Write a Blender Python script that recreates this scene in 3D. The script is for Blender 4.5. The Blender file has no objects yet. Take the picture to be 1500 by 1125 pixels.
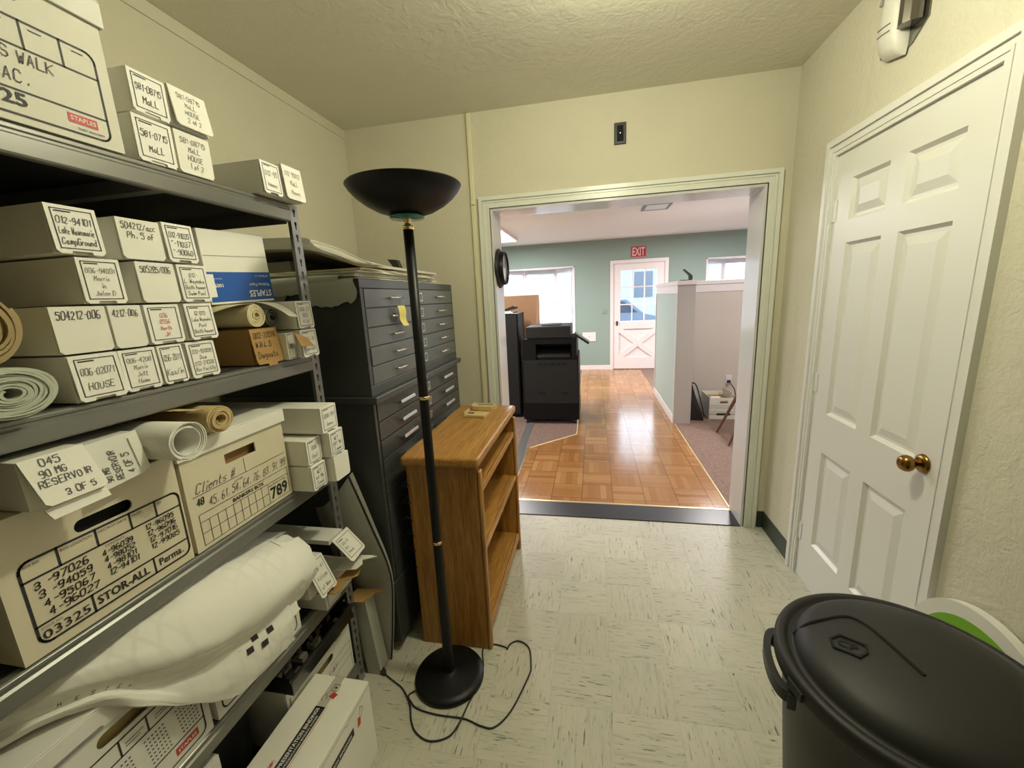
import bpy, bmesh, math, random
from mathutils import Matrix, Vector, Euler
R = random.Random(7)
PI = math.pi
SC = bpy.context.scene
COL = SC.collection

# ------------------------------------------------------------------ camera
def make_camera():
    yaw, pitch, roll, h = -0.2004, -0.2067, -0.048, 1.4963
    sy, cy, sp, cp = math.sin(yaw), math.cos(yaw), math.sin(pitch), math.cos(pitch)
    f = Vector((sy*cp, cy*cp, sp)); r0 = Vector((cy, -sy, 0)); u0 = r0.cross(f)
    c, s = math.cos(roll), math.sin(roll)
    r = c*r0 + s*u0; u = -s*r0 + c*u0
    cam = bpy.data.cameras.new('camera'); o = bpy.data.objects.new('camera', cam); COL.objects.link(o)
    m = Matrix((r, u, -f)).transposed().to_4x4(); m.translation = Vector((0, 0, h))
    o.matrix_world = m
    cam.sensor_fit = 'HORIZONTAL'; cam.sensor_width = 36.0; cam.lens = 599.7/1500*36.0
    cam.clip_start = 0.02; cam.clip_end = 200
    SC.camera = o
make_camera()

# ------------------------------------------------------------------ world, lights, exposure
SC.view_settings.view_transform = 'Standard'
SC.view_settings.look = 'None'
SC.view_settings.exposure = 0.0
SC.view_settings.gamma = 1.0
SC.view_settings.use_curve_mapping = False
w = bpy.data.worlds.new('sky'); SC.world = w; w.use_nodes = True
bg = w.node_tree.nodes['Background']
bg.inputs['Color'].default_value = (0.76, 0.88, 1.0, 1); bg.inputs['Strength'].default_value = 7.0

def area(name, loc, rot, sx, sy, power, color):
    l = bpy.data.lights.new(name, 'AREA'); l.shape = 'RECTANGLE'; l.size = sx; l.size_y = sy
    l.energy = power; l.color = color
    o = bpy.data.objects.new(name, l); COL.objects.link(o); o.location = loc; o.rotation_euler = rot
    return o
# bare bulb in the storage room's ceiling lamp holder (just above the picture's top edge)
pl = bpy.data.lights.new('storage_room_bulb', 'POINT'); pl.energy = 36; pl.color = (1.0, 0.97, 0.73); pl.shadow_soft_size = 0.06
plo = bpy.data.objects.new('storage_room_bulb', pl); COL.objects.link(plo); plo.location = (0.12, 1.28, 2.44)
# fluorescent ceiling fixtures of the office, then an added alcove fill
area('office_ceiling_lamp', (-1.42, 6.55, 2.43), (0, 0, 0), 0.28, 1.2, 115, (1.0, 0.95, 0.93))
area('office_ceiling_lamp_two', (1.9, 6.3, 2.43), (0, 0, 0), 0.28, 1.2, 95, (1.0, 0.95, 0.93))
area('office_ceiling_lamp_three', (-1.42, 4.1, 2.43), (0, 0, 0), 0.28, 1.2, 48, (1.0, 0.95, 0.93))
area('alcove_fill_light', (2.3, 3.9, 2.43), (0, 0, 0), 0.28, 1.2, 38, (1.0, 0.95, 0.93))  # added fill light that brightens the alcove, no fixture belongs to it

# ------------------------------------------------------------------ mesh helpers
I4 = Matrix.Identity(4)
def frame(o, u, v):                      # maps (u, v, w) to a plane at o spanned by u, v with normal u x v
    u = Vector(u).normalized(); v = Vector(v).normalized(); n = u.cross(v)
    m = Matrix((u, v, n)).transposed().to_4x4(); m.translation = Vector(o); return m
def FX(x=0, y=0, z=0): return frame((x, y, z), (0, 1, 0), (0, 0, 1))       # faces +x
def FY(x=0, y=0, z=0): return frame((x, y, z), (1, 0, 0), (0, 0, 1))       # faces -y
def FZ(x=0, y=0, z=0): return frame((x, y, z), (1, 0, 0), (0, 1, 0))       # faces +z

class MB:
    def __init__(s): s.v = []; s.f = []; s.m = []; s.s = []
    def add(s, vs, fs, mat=0, M=None, smooth=False):
        b = len(s.v)
        s.v += [(M @ Vector(p)) if M else Vector(p) for p in vs]
        for f in fs: s.f.append([b+i for i in f]); s.m.append(mat); s.s.append(smooth)
        return s
    def box(s, x0, x1, y0, y1, z0, z1, mat=0, M=None):
        vs = [(x0,y0,z0),(x1,y0,z0),(x1,y1,z0),(x0,y1,z0),(x0,y0,z1),(x1,y0,z1),(x1,y1,z1),(x0,y1,z1)]
        return s.add(vs, [(0,3,2,1),(4,5,6,7),(0,1,5,4),(1,2,6,5),(2,3,7,6),(3,0,4,7)], mat, M)
    def prism(s, poly, a, b, mat=0, M=None, smooth=False):      # poly in (u,v), extruded along w from a to b
        n = len(poly); vs = [(p[0],p[1],a) for p in poly] + [(p[0],p[1],b) for p in poly]
        s.add(vs, [tuple(range(n-1,-1,-1)), tuple(range(n,2*n))], mat, M)
        s.add(vs, [(i,(i+1)%n,n+(i+1)%n,n+i) for i in range(n)], mat, M, smooth)
        return s
    def lathe(s, prof, n=32, mat=0, M=None, smooth=True, a0=0, a1=2*PI):
        full = abs(a1-a0-2*PI) < 1e-6; k = n if full else n+1
        vs = []
        for r, z in prof:
            for i in range(k):
                a = a0+(a1-a0)*i/n; vs.append((r*math.cos(a), r*math.sin(a), z))
        fs = []
        for j in range(len(prof)-1):
            for i in range(n):
                i2 = (i+1) % k
                fs.append((j*k+i, j*k+i2, (j+1)*k+i2, (j+1)*k+i))
        s.add(vs, fs, mat, M, smooth)
        return s
    def cyl(s, r, a, b, n=24, mat=0, M=None, r2=None):
        r2 = r if r2 is None else r2
        vs = [(r*math.cos(2*PI*i/n), r*math.sin(2*PI*i/n), a) for i in range(n)] + [(r2*math.cos(2*PI*i/n), r2*math.sin(2*PI*i/n), b) for i in range(n)]
        s.add(vs, [tuple(range(n-1,-1,-1)), tuple(range(n,2*n))], mat, M)
        s.add(vs, [(i,(i+1)%n,n+(i+1)%n,n+i) for i in range(n)], mat, M, True); return s
    def tube(s, path, r, n=8, mat=0, M=None, cap=True):
        P = [Vector(p) for p in path]; vs = []; k = len(P)
        up = Vector((0,0,1))
        for i, p in enumerate(P):
            t = (P[min(i+1,k-1)]-P[max(i-1,0)]).normalized()
            a = up - t*up.dot(t)
            if a.length < 1e-4: a = Vector((1,0,0)) - t*t.x
            a.normalize(); b = t.cross(a); up = a
            rr = r[i] if isinstance(r, (list, tuple)) else r
            for j in range(n):
                an = 2*PI*j/n; vs.append(p + a*rr*math.cos(an) + b*rr*math.sin(an))
        fs = [(i*n+j, i*n+(j+1)%n, (i+1)*n+(j+1)%n, (i+1)*n+j) for i in range(k-1) for j in range(n)]
        s.add(vs, fs, mat, M, True)
        if cap: s.add(vs, [tuple(range(n-1,-1,-1)), tuple((k-1)*n+j for j in range(n))], mat, M)
        return s
    def grid(s, rows, mat=0, M=None, smooth=True, thick=0):     # rows of points
        nr, nc = len(rows), len(rows[0]); vs = [Vector(p) for r in rows for p in r]
        fs = [(i*nc+j, i*nc+j+1, (i+1)*nc+j+1, (i+1)*nc+j) for i in range(nr-1) for j in range(nc-1)]
        if not thick: return s.add(vs, fs, mat, M, smooth)
        nor = [Vector((0,0,0)) for _ in vs]
        for f in fs:
            n_ = (vs[f[1]]-vs[f[0]]).cross(vs[f[3]]-vs[f[0]])
            for q in f: nor[q] += n_
        back = [v - n_.normalized()*thick if n_.length > 1e-12 else v for v, n_ in zip(vs, nor)]
        N = len(vs)
        s.add(vs+back, fs + [tuple(N+q for q in reversed(f)) for f in fs], mat, M, smooth)
        edge = [j for j in range(nc)] + [i*nc+nc-1 for i in range(1, nr)] + [(nr-1)*nc+j for j in range(nc-2,-1,-1)] + [i*nc for i in range(nr-2,0,-1)]
        return s.add(vs+back, [(edge[(i+1)%len(edge)], edge[i], N+edge[i], N+edge[(i+1)%len(edge)]) for i in range(len(edge))], mat, M)
    def plate(s, outline, holes, a, b, mat=0, M=None):          # flat plate with holes, w from a to b (front at b)
        bm = bmesh.new(); loops = []
        for lp in [outline]+holes:
            vs = [bm.verts.new((p[0],p[1],0)) for p in lp]
            loops.append(vs)
            for i in range(len(vs)): bm.edges.new((vs[i], vs[(i+1)%len(vs)]))
        bmesh.ops.triangle_fill(bm, use_beauty=True, use_dissolve=False, edges=bm.edges[:], normal=(0,0,1))
        bm.verts.index_update()
        pts = [tuple(v.co) for v in bm.verts]; fs = []
        for f in bm.faces:
            ids = [v.index for v in f.verts]
            if f.normal.z < 0: ids.reverse()
            fs.append(ids)
        lidx = [[v.index for v in lp] for lp in loops]; bm.free()
        n = len(pts); vs = [(p[0],p[1],b) for p in pts] + [(p[0],p[1],a) for p in pts]
        s.add(vs, fs+[[n+i for i in reversed(f)] for f in fs], mat, M)
        sd = []
        for k, lp in enumerate(lidx):
            for i in range(len(lp)):
                q, r_ = lp[i], lp[(i+1)%len(lp)]
                sd.append((q, n+q, n+r_, r_) if (k == 0) else (q, r_, n+r_, n+q))
        s.add(vs, sd, mat, M); return s
    def rect(s, u0, v0, u1, v1, w=0.0006, mat=0, M=None):
        return s.add([(u0,v0,w),(u1,v0,w),(u1,v1,w),(u0,v1,w)], [(0,1,2,3)], mat, M)
    def line(s, pts, wd, w=0.0007, mat=0, M=None, closed=False):   # flat ribbon along pts in the uv plane
        n = len(pts)
        for i in range(n if closed else n-1):
            a = Vector(pts[i]).to_2d() if len(pts[i]) > 2 else Vector(pts[i]); b = Vector(pts[(i+1)%n])
            d = b-a
            if d.length < 1e-7: continue
            d.normalize(); q = Vector((-d.y, d.x))*wd/2; e = d*wd*0.42
            a2, b2 = a-e, b+e
            s.add([(a2.x-q.x,a2.y-q.y,w),(b2.x-q.x,b2.y-q.y,w),(b2.x+q.x,b2.y+q.y,w),(a2.x+q.x,a2.y+q.y,w)], [(0,1,2,3)], mat, M)
        return s
    def frm(s, u0, v0, u1, v1, wd, mat=0, M=None, w=0.0006, r=0):
        if not r: return s.line([(u0,v0),(u1,v0),(u1,v1),(u0,v1)], wd, w, mat, M, True)
        pts = []
        for cx, cy, a in ((u1-r,v0+r,-PI/2),(u1-r,v1-r,0),(u0+r,v1-r,PI/2),(u0+r,v0+r,PI)):
            pts += [(cx+r*math.cos(a+PI/2*i/5), cy+r*math.sin(a+PI/2*i/5)) for i in range(6)]
        return s.line(pts, wd, w, mat, M, True)
    def build(s, name, mats, parent=None, world=False, bevel=0, seg=2, loc=None, rot=None, mods=None):
        me = bpy.data.meshes.new(name)
        vs = s.v
        if world:
            if parent is not None: inv = parent_matrix(parent).inverted(); vs = [inv @ p for p in vs]
            elif loc is not None: L = Vector(loc); vs = [p-L for p in vs]
        me.from_pydata([tuple(p) for p in vs], [], s.f)
        for m in (mats if isinstance(mats, (list, tuple)) else [mats]): me.materials.append(m)
        for p, mi, sm in zip(me.polygons, s.m, s.s): p.material_index = mi; p.use_smooth = sm
        me.update()
        o = bpy.data.objects.new(name, me); COL.objects.link(o)
        if parent is not None: o.parent = parent
        if loc is not None: o.location = loc
        if rot is not None: o.rotation_euler = rot
        if bevel:
            b = o.modifiers.new('edge', 'BEVEL'); b.width = bevel; b.segments = seg; b.limit_method = 'ANGLE'; b.angle_limit = math.radians(50)
        return o
def parent_matrix(o):
    m = Matrix.Translation(o.location) @ o.rotation_euler.to_matrix().to_4x4()
    return parent_matrix(o.parent) @ m if o.parent else m
LABELS = {}
def tag(o, label, cat, group=None):
    o['label'] = label; o['category'] = cat
    if group: o['group'] = group
    return o
def thing(name, label, cat, loc=(0,0,0), rotz=0, group=None):
    o = bpy.data.objects.new(name, None); COL.objects.link(o); o.empty_display_size = 0.05
    o.location = loc; o.rotation_euler = (0, 0, rotz)
    return tag(o, label, cat, group)
def structure(o): o['kind'] = 'structure'; return o
def cat_rom(P, k):                       # catmull-rom through 3d points, k per span
    P = [Vector(p) for p in P]; out = []
    for i in range(len(P)-1):
        p0, p1, p2, p3 = P[max(i-1,0)], P[i], P[i+1], P[min(i+2,len(P)-1)]
        for j in range(k):
            t = j/k
            out.append(0.5*((2*p1)+(p2-p0)*t+(2*p0-5*p1+4*p2-p3)*t*t+(3*p1-p0-3*p2+p3)*t**3))
    out.append(P[-1]); return out
def patch(rows, ku, kv):                 # smooth patch through a coarse grid of points
    fine = [cat_rom(r, ku) for r in rows]
    cols = [cat_rom([r[j] for r in fine], kv) for j in range(len(fine[0]))]
    return [[cols[j][i] for j in range(len(cols))] for i in range(len(cols[0]))]

# ------------------------------------------------------------------ lettering
_cache = {}
def glyph_mesh(text, bold):
    k = (text, bold)
    if k not in _cache:
        cu = bpy.data.curves.new('lettering', 'FONT'); cu.body = text; cu.size = 1; cu.resolution_u = 2; cu.offset = 0.022*bold
        o = bpy.data.objects.new('lettering', cu); COL.objects.link(o)
        dg = bpy.context.evaluated_depsgraph_get(); dg.update()
        me = bpy.data.meshes.new_from_object(o.evaluated_get(dg))
        vs = [(v.co.x, v.co.y) for v in me.vertices]; fs = [tuple(p.vertices) for p in me.polygons]
        bpy.data.objects.remove(o); bpy.data.curves.remove(cu); bpy.data.meshes.remove(me)
        x0 = min(v[0] for v in vs); x1 = max(v[0] for v in vs); y1 = max(v[1] for v in vs); y0 = min(v[1] for v in vs)
        _cache[k] = (vs, fs, x0, x1, y0, y1)
    return _cache[k]
def printed(mb, text, u, v, h, mat, M, bold=0, width=None, w=0.0009):      # printed capitals: lower left at (u, v), height h
    vs, fs, x0, x1, y0, y1 = glyph_mesh(text, bold)
    sy = h/(y1-y0); sx = width/(x1-x0) if width else sy
    mb.add([(u+(p[0]-x0)*sx, v+(p[1]-y0)*sy, w) for p in vs], fs, mat, M)
_O = '16 36 45 41 30 10 01 05 16'
ST = {'A':'00 26 40|12 32','B':'00 06 36 45 44 33 03|33 42 41 30 00','C':'45 36 16 05 01 10 30 41','D':'00 06 26 44 42 20 00','E':'46 06 00 40|03 33','F':'46 06 00|03 33',
 'G':'45 36 16 05 01 10 30 41 43 23','H':'00 06|40 46|03 43','I':'20 26','J':'46 41 30 10 01','K':'00 06|46 03 40','L':'06 00 40','M':'00 06 23 46 40','N':'00 06 40 46','O':_O,
 'P':'00 06 36 45 44 33 03','Q':_O+'|22 40','R':'00 06 36 45 44 33 03|23 40','S':'45 36 16 05 04 13 33 42 41 30 10 01','T':'06 46|26 20','U':'06 01 10 30 41 46','V':'06 20 46',
 'W':'06 10 24 30 46','X':'00 46|06 40','Y':'06 23 46|23 20','Z':'06 46 00 40','0':_O,'1':'15 26 20','2':'05 16 36 45 44 00 40','3':'05 16 36 45 44 33 13|33 42 41 30 10 01',
 '4':'30 36 02 42','5':'46 06 04 34 43 41 30 10 01','6':'36 16 04 01 10 30 41 42 33 13 02','7':'06 46 10','8':'13 04 05 16 36 45 44 33 13 02 01 10 30 41 42 33',
 '9':'10 30 42 45 36 16 05 04 13 33 44','-':'13 33','/':'00 46','#':'10 16|30 36|02 42|04 44','.':'20 21',',':'21 10','"':'15 16|35 36',
 'a':'33 13 02 01 10 30 33|30 40','b':'06 00 20 31 32 23 03','c':'33 13 02 01 10 30','d':'36 30 10 01 02 13 33','e':'02 32 23 13 02 01 10 30','g':'33 13 02 11 31|33 3- 1-','f':'36 26 15 10|03 33','j':'23 2- 0-','z':'03 33 00 30','x':'00 33|03 30','q':'33 13 02 11 31|33 3-','h':'06 00|02 13 23 32 30',
 'i':'13 10|15 16','k':'06 00|33 01 30','l':'16 10 20','m':'00 03|02 13 22 20|22 33 42 40','n':'00 03|02 13 23 32 30','o':'13 23 32 31 20 10 01 02 13','p':'0- 03 23 32 31 20 00','r':'00 03|02 13 23',
 's':'33 13 02 31 20 00','t':'16 11 20 30|04 34','u':'03 01 10 20 33 30','v':'03 10 33','w':'03 10 22 30 43','y':'03 10|33 1-'}
CW, GAP = .72, 1.35
def hand_width(text, h):
    x = 0
    for ch in text:
        st = ST.get(ch)
        if not st: x += h/6*2.6; continue
        x += (max(int(q[0]) for part in st.split('|') for q in part.split())*CW+GAP)*h/6
    return x
def handwriting(mb, text, u, v, h, mat, M, wd=None, slant=0.12, rise=0, jit=0.35, w=0.0009, sp=1.0, fit=None):
    if fit: sp = min(sp, fit/max(hand_width(text, h), 1e-6))
    wd = wd or h*0.105*min(1, .5+.5*sp); x = u; g = h/6
    for ch in text:
        st = ST.get(ch)
        if not st: x += g*2.6*sp; continue
        dy = R.uniform(-.3,.3)*g; sc = R.uniform(.92,1.08); mx = 0
        for part in st.split('|'):
            pts = []
            for q in part.split():
                a = int(q[0]); b = -2 if q[1] == '-' else int(q[1]); mx = max(mx, a)
                a += R.uniform(-jit,jit)*.6; b += R.uniform(-jit,jit)*.6
                py = b*g*sc+dy
                pts.append((x+a*g*CW*sc*sp+py*slant, v+py+rise*(x-u)))
            mb.line(pts, wd, w, mat, M)
        x += (mx*CW+GAP)*g*sp
    return x

# ------------------------------------------------------------------ materials
def node_mat(name):
    m = bpy.data.materials.new(name); m.use_nodes = True
    nt = m.node_tree; b = nt.nodes['Principled BSDF']
    return m, nt, b
def N(nt, t, **kw):
    n = nt.nodes.new(t)
    for k, v in kw.items():
        if hasattr(n, k): setattr(n, k, v)
        else: n.inputs[k].default_value = v
    return n
def C4(c): return (c[0], c[1], c[2], 1)
def mat(name, col, rough=0.6, metal=0, noise=0, nscale=30, bump=0, bscale=60, spec=0.5, bdist=0.004, detail=4, coat=0):
    m, nt, b = node_mat(name); L = nt.links.new
    b.inputs['Base Color'].default_value = C4(col); b.inputs['Roughness'].default_value = rough; b.inputs['Metallic'].default_value = metal
    b.inputs['Specular IOR Level'].default_value = spec; b.inputs['Coat Weight'].default_value = coat
    tc = N(nt, 'ShaderNodeTexCoord')
    if noise:
        n = N(nt, 'ShaderNodeTexNoise'); n.inputs['Scale'].default_value = nscale; n.inputs['Detail'].default_value = detail
        L(tc.outputs['Object'], n.inputs['Vector'])
        r = N(nt, 'ShaderNodeMapRange'); r.inputs[3].default_value = 1-noise; r.inputs[4].default_value = 1+noise; L(n.outputs[0], r.inputs[0])
        mx = N(nt, 'ShaderNodeMix', data_type='RGBA', blend_type='MULTIPLY'); mx.inputs[0].default_value = 1
        mx.inputs[6].default_value = C4(col); L(r.outputs[0], mx.inputs[7]); L(mx.outputs[2], b.inputs['Base Color'])
    if bump:
        n = N(nt, 'ShaderNodeTexNoise'); n.inputs['Scale'].default_value = bscale; n.inputs['Detail'].default_value = 5
        L(tc.outputs['Object'], n.inputs['Vector'])
        bp = N(nt, 'ShaderNodeBump'); bp.inputs['Strength'].default_value = bump; bp.inputs['Distance'].default_value = bdist
        L(n.outputs[0], bp.inputs['Height']); L(bp.outputs[0], b.inputs['Normal'])
    return m
def math_node(nt, op, a, b=None, c=None):
    n = nt.nodes.new('ShaderNodeMath'); n.operation = op
    for i, q in enumerate((a, b, c)):
        if q is None: continue
        if isinstance(q, (int, float)): n.inputs[i].default_value = q
        else: nt.links.new(q, n.inputs[i])
    return n.outputs[0]
def comb(nt, x, y, z=0):
    n = nt.nodes.new('ShaderNodeCombineXYZ')
    for i, q in enumerate((x, y, z)):
        if isinstance(q, (int, float)): n.inputs[i].default_value = q
        else: nt.links.new(q, n.inputs[i])
    return n.outputs[0]
def mixc(nt, fac, a, b, blend='MIX'):
    n = nt.nodes.new('ShaderNodeMix'); n.data_type = 'RGBA'; n.blend_type = blend
    for i, q in ((0, fac), (6, a), (7, b)):
        if isinstance(q, (int, float)): n.inputs[i].default_value = q
        elif isinstance(q, tuple): n.inputs[i].default_value = C4(q)
        else: nt.links.new(q, n.inputs[i])
    return n.outputs[2]
def mixf(nt, fac, a, b):
    return math_node(nt, 'ADD', math_node(nt, 'MULTIPLY', a, math_node(nt, 'SUBTRACT', 1, fac)), math_node(nt, 'MULTIPLY', b, fac))

def vinyl_floor():                       # cream 9 inch tiles with dark streaks whose direction alternates
    m, nt, b = node_mat('vinyl_tile'); L = nt.links.new; T = 0.229
    g = N(nt, 'ShaderNodeNewGeometry'); sx = N(nt, 'ShaderNodeSeparateXYZ'); L(g.outputs['Position'], sx.inputs[0])
    x = math_node(nt, 'ADD', sx.outputs[0], 0.169+T*20); y = math_node(nt, 'ADD', sx.outputs[1], 0.12+T*20)
    ix = math_node(nt, 'FLOOR', math_node(nt, 'DIVIDE', x, T)); iy = math_node(nt, 'FLOOR', math_node(nt, 'DIVIDE', y, T))
    par = math_node(nt, 'MODULO', math_node(nt, 'ADD', ix, iy), 2)
    u = mixf(nt, par, x, y); v = mixf(nt, par, y, x)
    off = math_node(nt, 'ADD', math_node(nt, 'MULTIPLY', ix, 7.31), math_node(nt, 'MULTIPLY', iy, 3.77))
    def streak(su, sv, thr, wd, o):
        nz = N(nt, 'ShaderNodeTexNoise'); nz.inputs['Scale'].default_value = 1; nz.inputs['Detail'].default_value = 2; nz.inputs['Roughness'].default_value = .6
        L(comb(nt, math_node(nt, 'MULTIPLY', u, su), math_node(nt, 'MULTIPLY', v, sv), math_node(nt, 'ADD', off, o)), nz.inputs['Vector'])
        r = N(nt, 'ShaderNodeMapRange'); r.inputs[1].default_value = thr; r.inputs[2].default_value = thr+wd; L(nz.outputs[0], r.inputs[0]); return r.outputs[0]
    dark = math_node(nt, 'MAXIMUM', streak(13, 115, .642, .06, 0), streak(22, 200, .66, .06, 20)); soft = streak(9, 75, .52, .2, 50); green = streak(6, 14, .5, .3, 90)
    wn = N(nt, 'ShaderNodeTexWhiteNoise', noise_dimensions='2D'); L(comb(nt, ix, iy), wn.inputs['Vector'])
    tone = N(nt, 'ShaderNodeMapRange'); tone.inputs[3].default_value = .94; tone.inputs[4].default_value = 1.04; L(wn.outputs[0], tone.inputs[0])
    c = mixc(nt, green, (0.57,0.55,0.45), (0.50,0.52,0.425))
    c = mixc(nt, math_node(nt, 'MULTIPLY', soft, .55), c, (0.37,0.365,0.29))
    c = mixc(nt, math_node(nt, 'MULTIPLY', dark, .85), c, (0.09,0.095,0.07))
    c = mixc(nt, 1.0, c, tone.outputs[0], 'MULTIPLY')
    fx = math_node(nt, 'FRACT', math_node(nt, 'DIVIDE', x, T)); fy = math_node(nt, 'FRACT', math_node(nt, 'DIVIDE', y, T))
    e = math_node(nt, 'MAXIMUM', math_node(nt, 'GREATER_THAN', math_node(nt, 'ABSOLUTE', math_node(nt, 'SUBTRACT', fx, .5)), .4955), math_node(nt, 'GREATER_THAN', math_node(nt, 'ABSOLUTE', math_node(nt, 'SUBTRACT', fy, .5)), .4955))
    c = mixc(nt, math_node(nt, 'MULTIPLY', e, .22), c, (0.25,0.24,0.17))
    L(c, b.inputs['Base Color']); b.inputs['Roughness'].default_value = .42; b.inputs['Specular IOR Level'].default_value = .35
    return m
def parquet():
    m, nt, b = node_mat('oak_parquet'); L = nt.links.new; T = 0.229; K = 5
    g = N(nt, 'ShaderNodeNewGeometry'); sx = N(nt, 'ShaderNodeSeparateXYZ'); L(g.outputs['Position'], sx.inputs[0])
    x = math_node(nt, 'ADD', sx.outputs[0], T*30+.09); y = math_node(nt, 'ADD', sx.outputs[1], T*30+.1)
    ix = math_node(nt, 'FLOOR', math_node(nt, 'DIVIDE', x, T)); iy = math_node(nt, 'FLOOR', math_node(nt, 'DIVIDE', y, T))
    par = math_node(nt, 'MODULO', math_node(nt, 'ADD', ix, iy), 2)
    u = mixf(nt, par, x, y); v = mixf(nt, par, y, x)            # u along the grain
    sv = math_node(nt, 'DIVIDE', v, T/5); iv = math_node(nt, 'FLOOR', sv); fv = math_node(nt, 'FRACT', sv)
    wn = N(nt, 'ShaderNodeTexWhiteNoise', noise_dimensions='3D'); L(comb(nt, ix, iy, iv), wn.inputs['Vector'])
    wn2 = N(nt, 'ShaderNodeTexWhiteNoise', noise_dimensions='2D'); L(comb(nt, math_node(nt, 'ADD', ix, .5), iy), wn2.inputs['Vector'])
    nz = N(nt, 'ShaderNodeTexNoise'); nz.inputs['Scale'].default_value = 1; nz.inputs['Detail'].default_value = 4
    L(comb(nt, math_node(nt, 'MULTIPLY', u, 14), math_node(nt, 'MULTIPLY', v, 170), math_node(nt, 'MULTIPLY', wn.outputs[0], 40)), nz.inputs['Vector'])
    ramp = N(nt, 'ShaderNodeValToRGB'); cr = ramp.color_ramp
    cr.elements[0].position = 0; cr.elements[0].color = (0.24,0.10,0.034,1); cr.elements[1].position = 1; cr.elements[1].color = (0.50,0.275,0.11,1)
    el = cr.elements.new(.55); el.color = (0.37,0.175,0.062,1)
    f = math_node(nt, 'ADD', math_node(nt, 'ADD', math_node(nt, 'MULTIPLY', wn.outputs[0], .46), math_node(nt, 'MULTIPLY', wn2.outputs[0], .2)), math_node(nt, 'MULTIPLY', nz.outputs[0], .42))
    L(f, ramp.inputs[0])
    fx = math_node(nt, 'FRACT', math_node(nt, 'DIVIDE', x, T)); fy = math_node(nt, 'FRACT', math_node(nt, 'DIVIDE', y, T))
    def edge(q, t): return math_node(nt, 'GREATER_THAN', math_node(nt, 'ABSOLUTE', math_node(nt, 'SUBTRACT', q, .5)), t)
    e = math_node(nt, 'MAXIMUM', math_node(nt, 'MAXIMUM', edge(fx, .49), edge(fy, .49)), math_node(nt, 'MULTIPLY', edge(fv, .475), .5))
    c = mixc(nt, math_node(nt, 'MULTIPLY', e, .85), ramp.outputs[0], (0.10,0.045,0.018))
    L(c, b.inputs['Base Color'])
    b.inputs['Roughness'].default_value = .17; b.inputs['Specular IOR Level'].default_value = .5
    bp = N(nt, 'ShaderNodeBump'); bp.inputs['Strength'].default_value = .2; bp.inputs['Distance'].default_value = .0006
    L(math_node(nt, 'ADD', math_node(nt, 'MULTIPLY', wn.outputs[0], .6), math_node(nt, 'MULTIPLY', e, -.8)), bp.inputs['Height']); L(bp.outputs[0], b.inputs['Normal'])
    return m
def carpet():
    m, nt, b = node_mat('mauve_carpet'); L = nt.links.new
    tc = N(nt, 'ShaderNodeTexCoord'); mp = N(nt, 'ShaderNodeMapping'); mp.inputs['Rotation'].default_value = (0,0,.78); L(tc.outputs['Object'], mp.inputs[0])
    br = N(nt, 'ShaderNodeTexBrick'); br.inputs['Scale'].default_value = 20; br.inputs['Color1'].default_value = (0.32,0.215,0.17,1); br.inputs['Color2'].default_value = (0.22,0.145,0.118,1); br.inputs['Mortar'].default_value = (0.16,0.105,0.085,1)
    br.inputs['Mortar Size'].default_value = .03; L(mp.outputs[0], br.inputs['Vector'])
    nz = N(nt, 'ShaderNodeTexNoise'); nz.inputs['Scale'].default_value = 220; L(tc.outputs['Object'], nz.inputs['Vector'])
    r = N(nt, 'ShaderNodeMapRange'); r.inputs[3].default_value = .6; r.inputs[4].default_value = 1.4; L(nz.outputs[0], r.inputs[0])
    L(mixc(nt, 1.0, br.outputs[0], r.outputs[0], 'MULTIPLY'), b.inputs['Base Color']); b.inputs['Roughness'].default_value = .95
    bp = N(nt, 'ShaderNodeBump'); bp.inputs['Strength'].default_value = .5; bp.inputs['Distance'].default_value = .003; L(nz.outputs[0], bp.inputs['Height']); L(bp.outputs[0], b.inputs['Normal'])
    return m
def oak(name, along, dark=(0.30,0.125,0.022), light=(0.52,0.26,0.058), rough=.42):
    m, nt, b = node_mat(name); L = nt.links.new
    tc = N(nt, 'ShaderNodeTexCoord'); mp = N(nt, 'ShaderNodeMapping')
    sc = [26, 26, 26]; sc['xyz'.index(along)] = 1.6; mp.inputs['Scale'].default_value = sc; L(tc.outputs['Object'], mp.inputs[0])
    nz = N(nt, 'ShaderNodeTexNoise'); nz.inputs['Scale'].default_value = 1.6; nz.inputs['Detail'].default_value = 6; nz.inputs['Distortion'].default_value = 1.2; L(mp.outputs[0], nz.inputs['Vector'])
    mp2 = N(nt, 'ShaderNodeMapping'); sc2 = [160, 160, 160]; sc2['xyz'.index(along)] = 9; mp2.inputs['Scale'].default_value = sc2; L(tc.outputs['Object'], mp2.inputs[0])
    n2 = N(nt, 'ShaderNodeTexNoise'); n2.inputs['Scale'].default_value = 1.5; n2.inputs['Detail'].default_value = 3; L(mp2.outputs[0], n2.inputs['Vector'])
    r = N(nt, 'ShaderNodeMapRange'); r.inputs[1].default_value = .3; r.inputs[2].default_value = .7; L(nz.outputs[0], r.inputs[0])
    c = mixc(nt, r.outputs[0], dark, light)
    r2 = N(nt, 'ShaderNodeMapRange'); r2.inputs[1].default_value = .35; r2.inputs[2].default_value = .65; r2.inputs[3].default_value = .72; r2.inputs[4].default_value = 1.08; L(n2.outputs[0], r2.inputs[0])
    L(mixc(nt, 1.0, c, r2.outputs[0], 'MULTIPLY'), b.inputs['Base Color']); b.inputs['Roughness'].default_value = rough
    bp = N(nt, 'ShaderNodeBump'); bp.inputs['Strength'].default_value = .15; bp.inputs['Distance'].default_value = .001; L(n2.outputs[0], bp.inputs['Height']); L(bp.outputs[0], b.inputs['Normal'])
    return m
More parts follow.
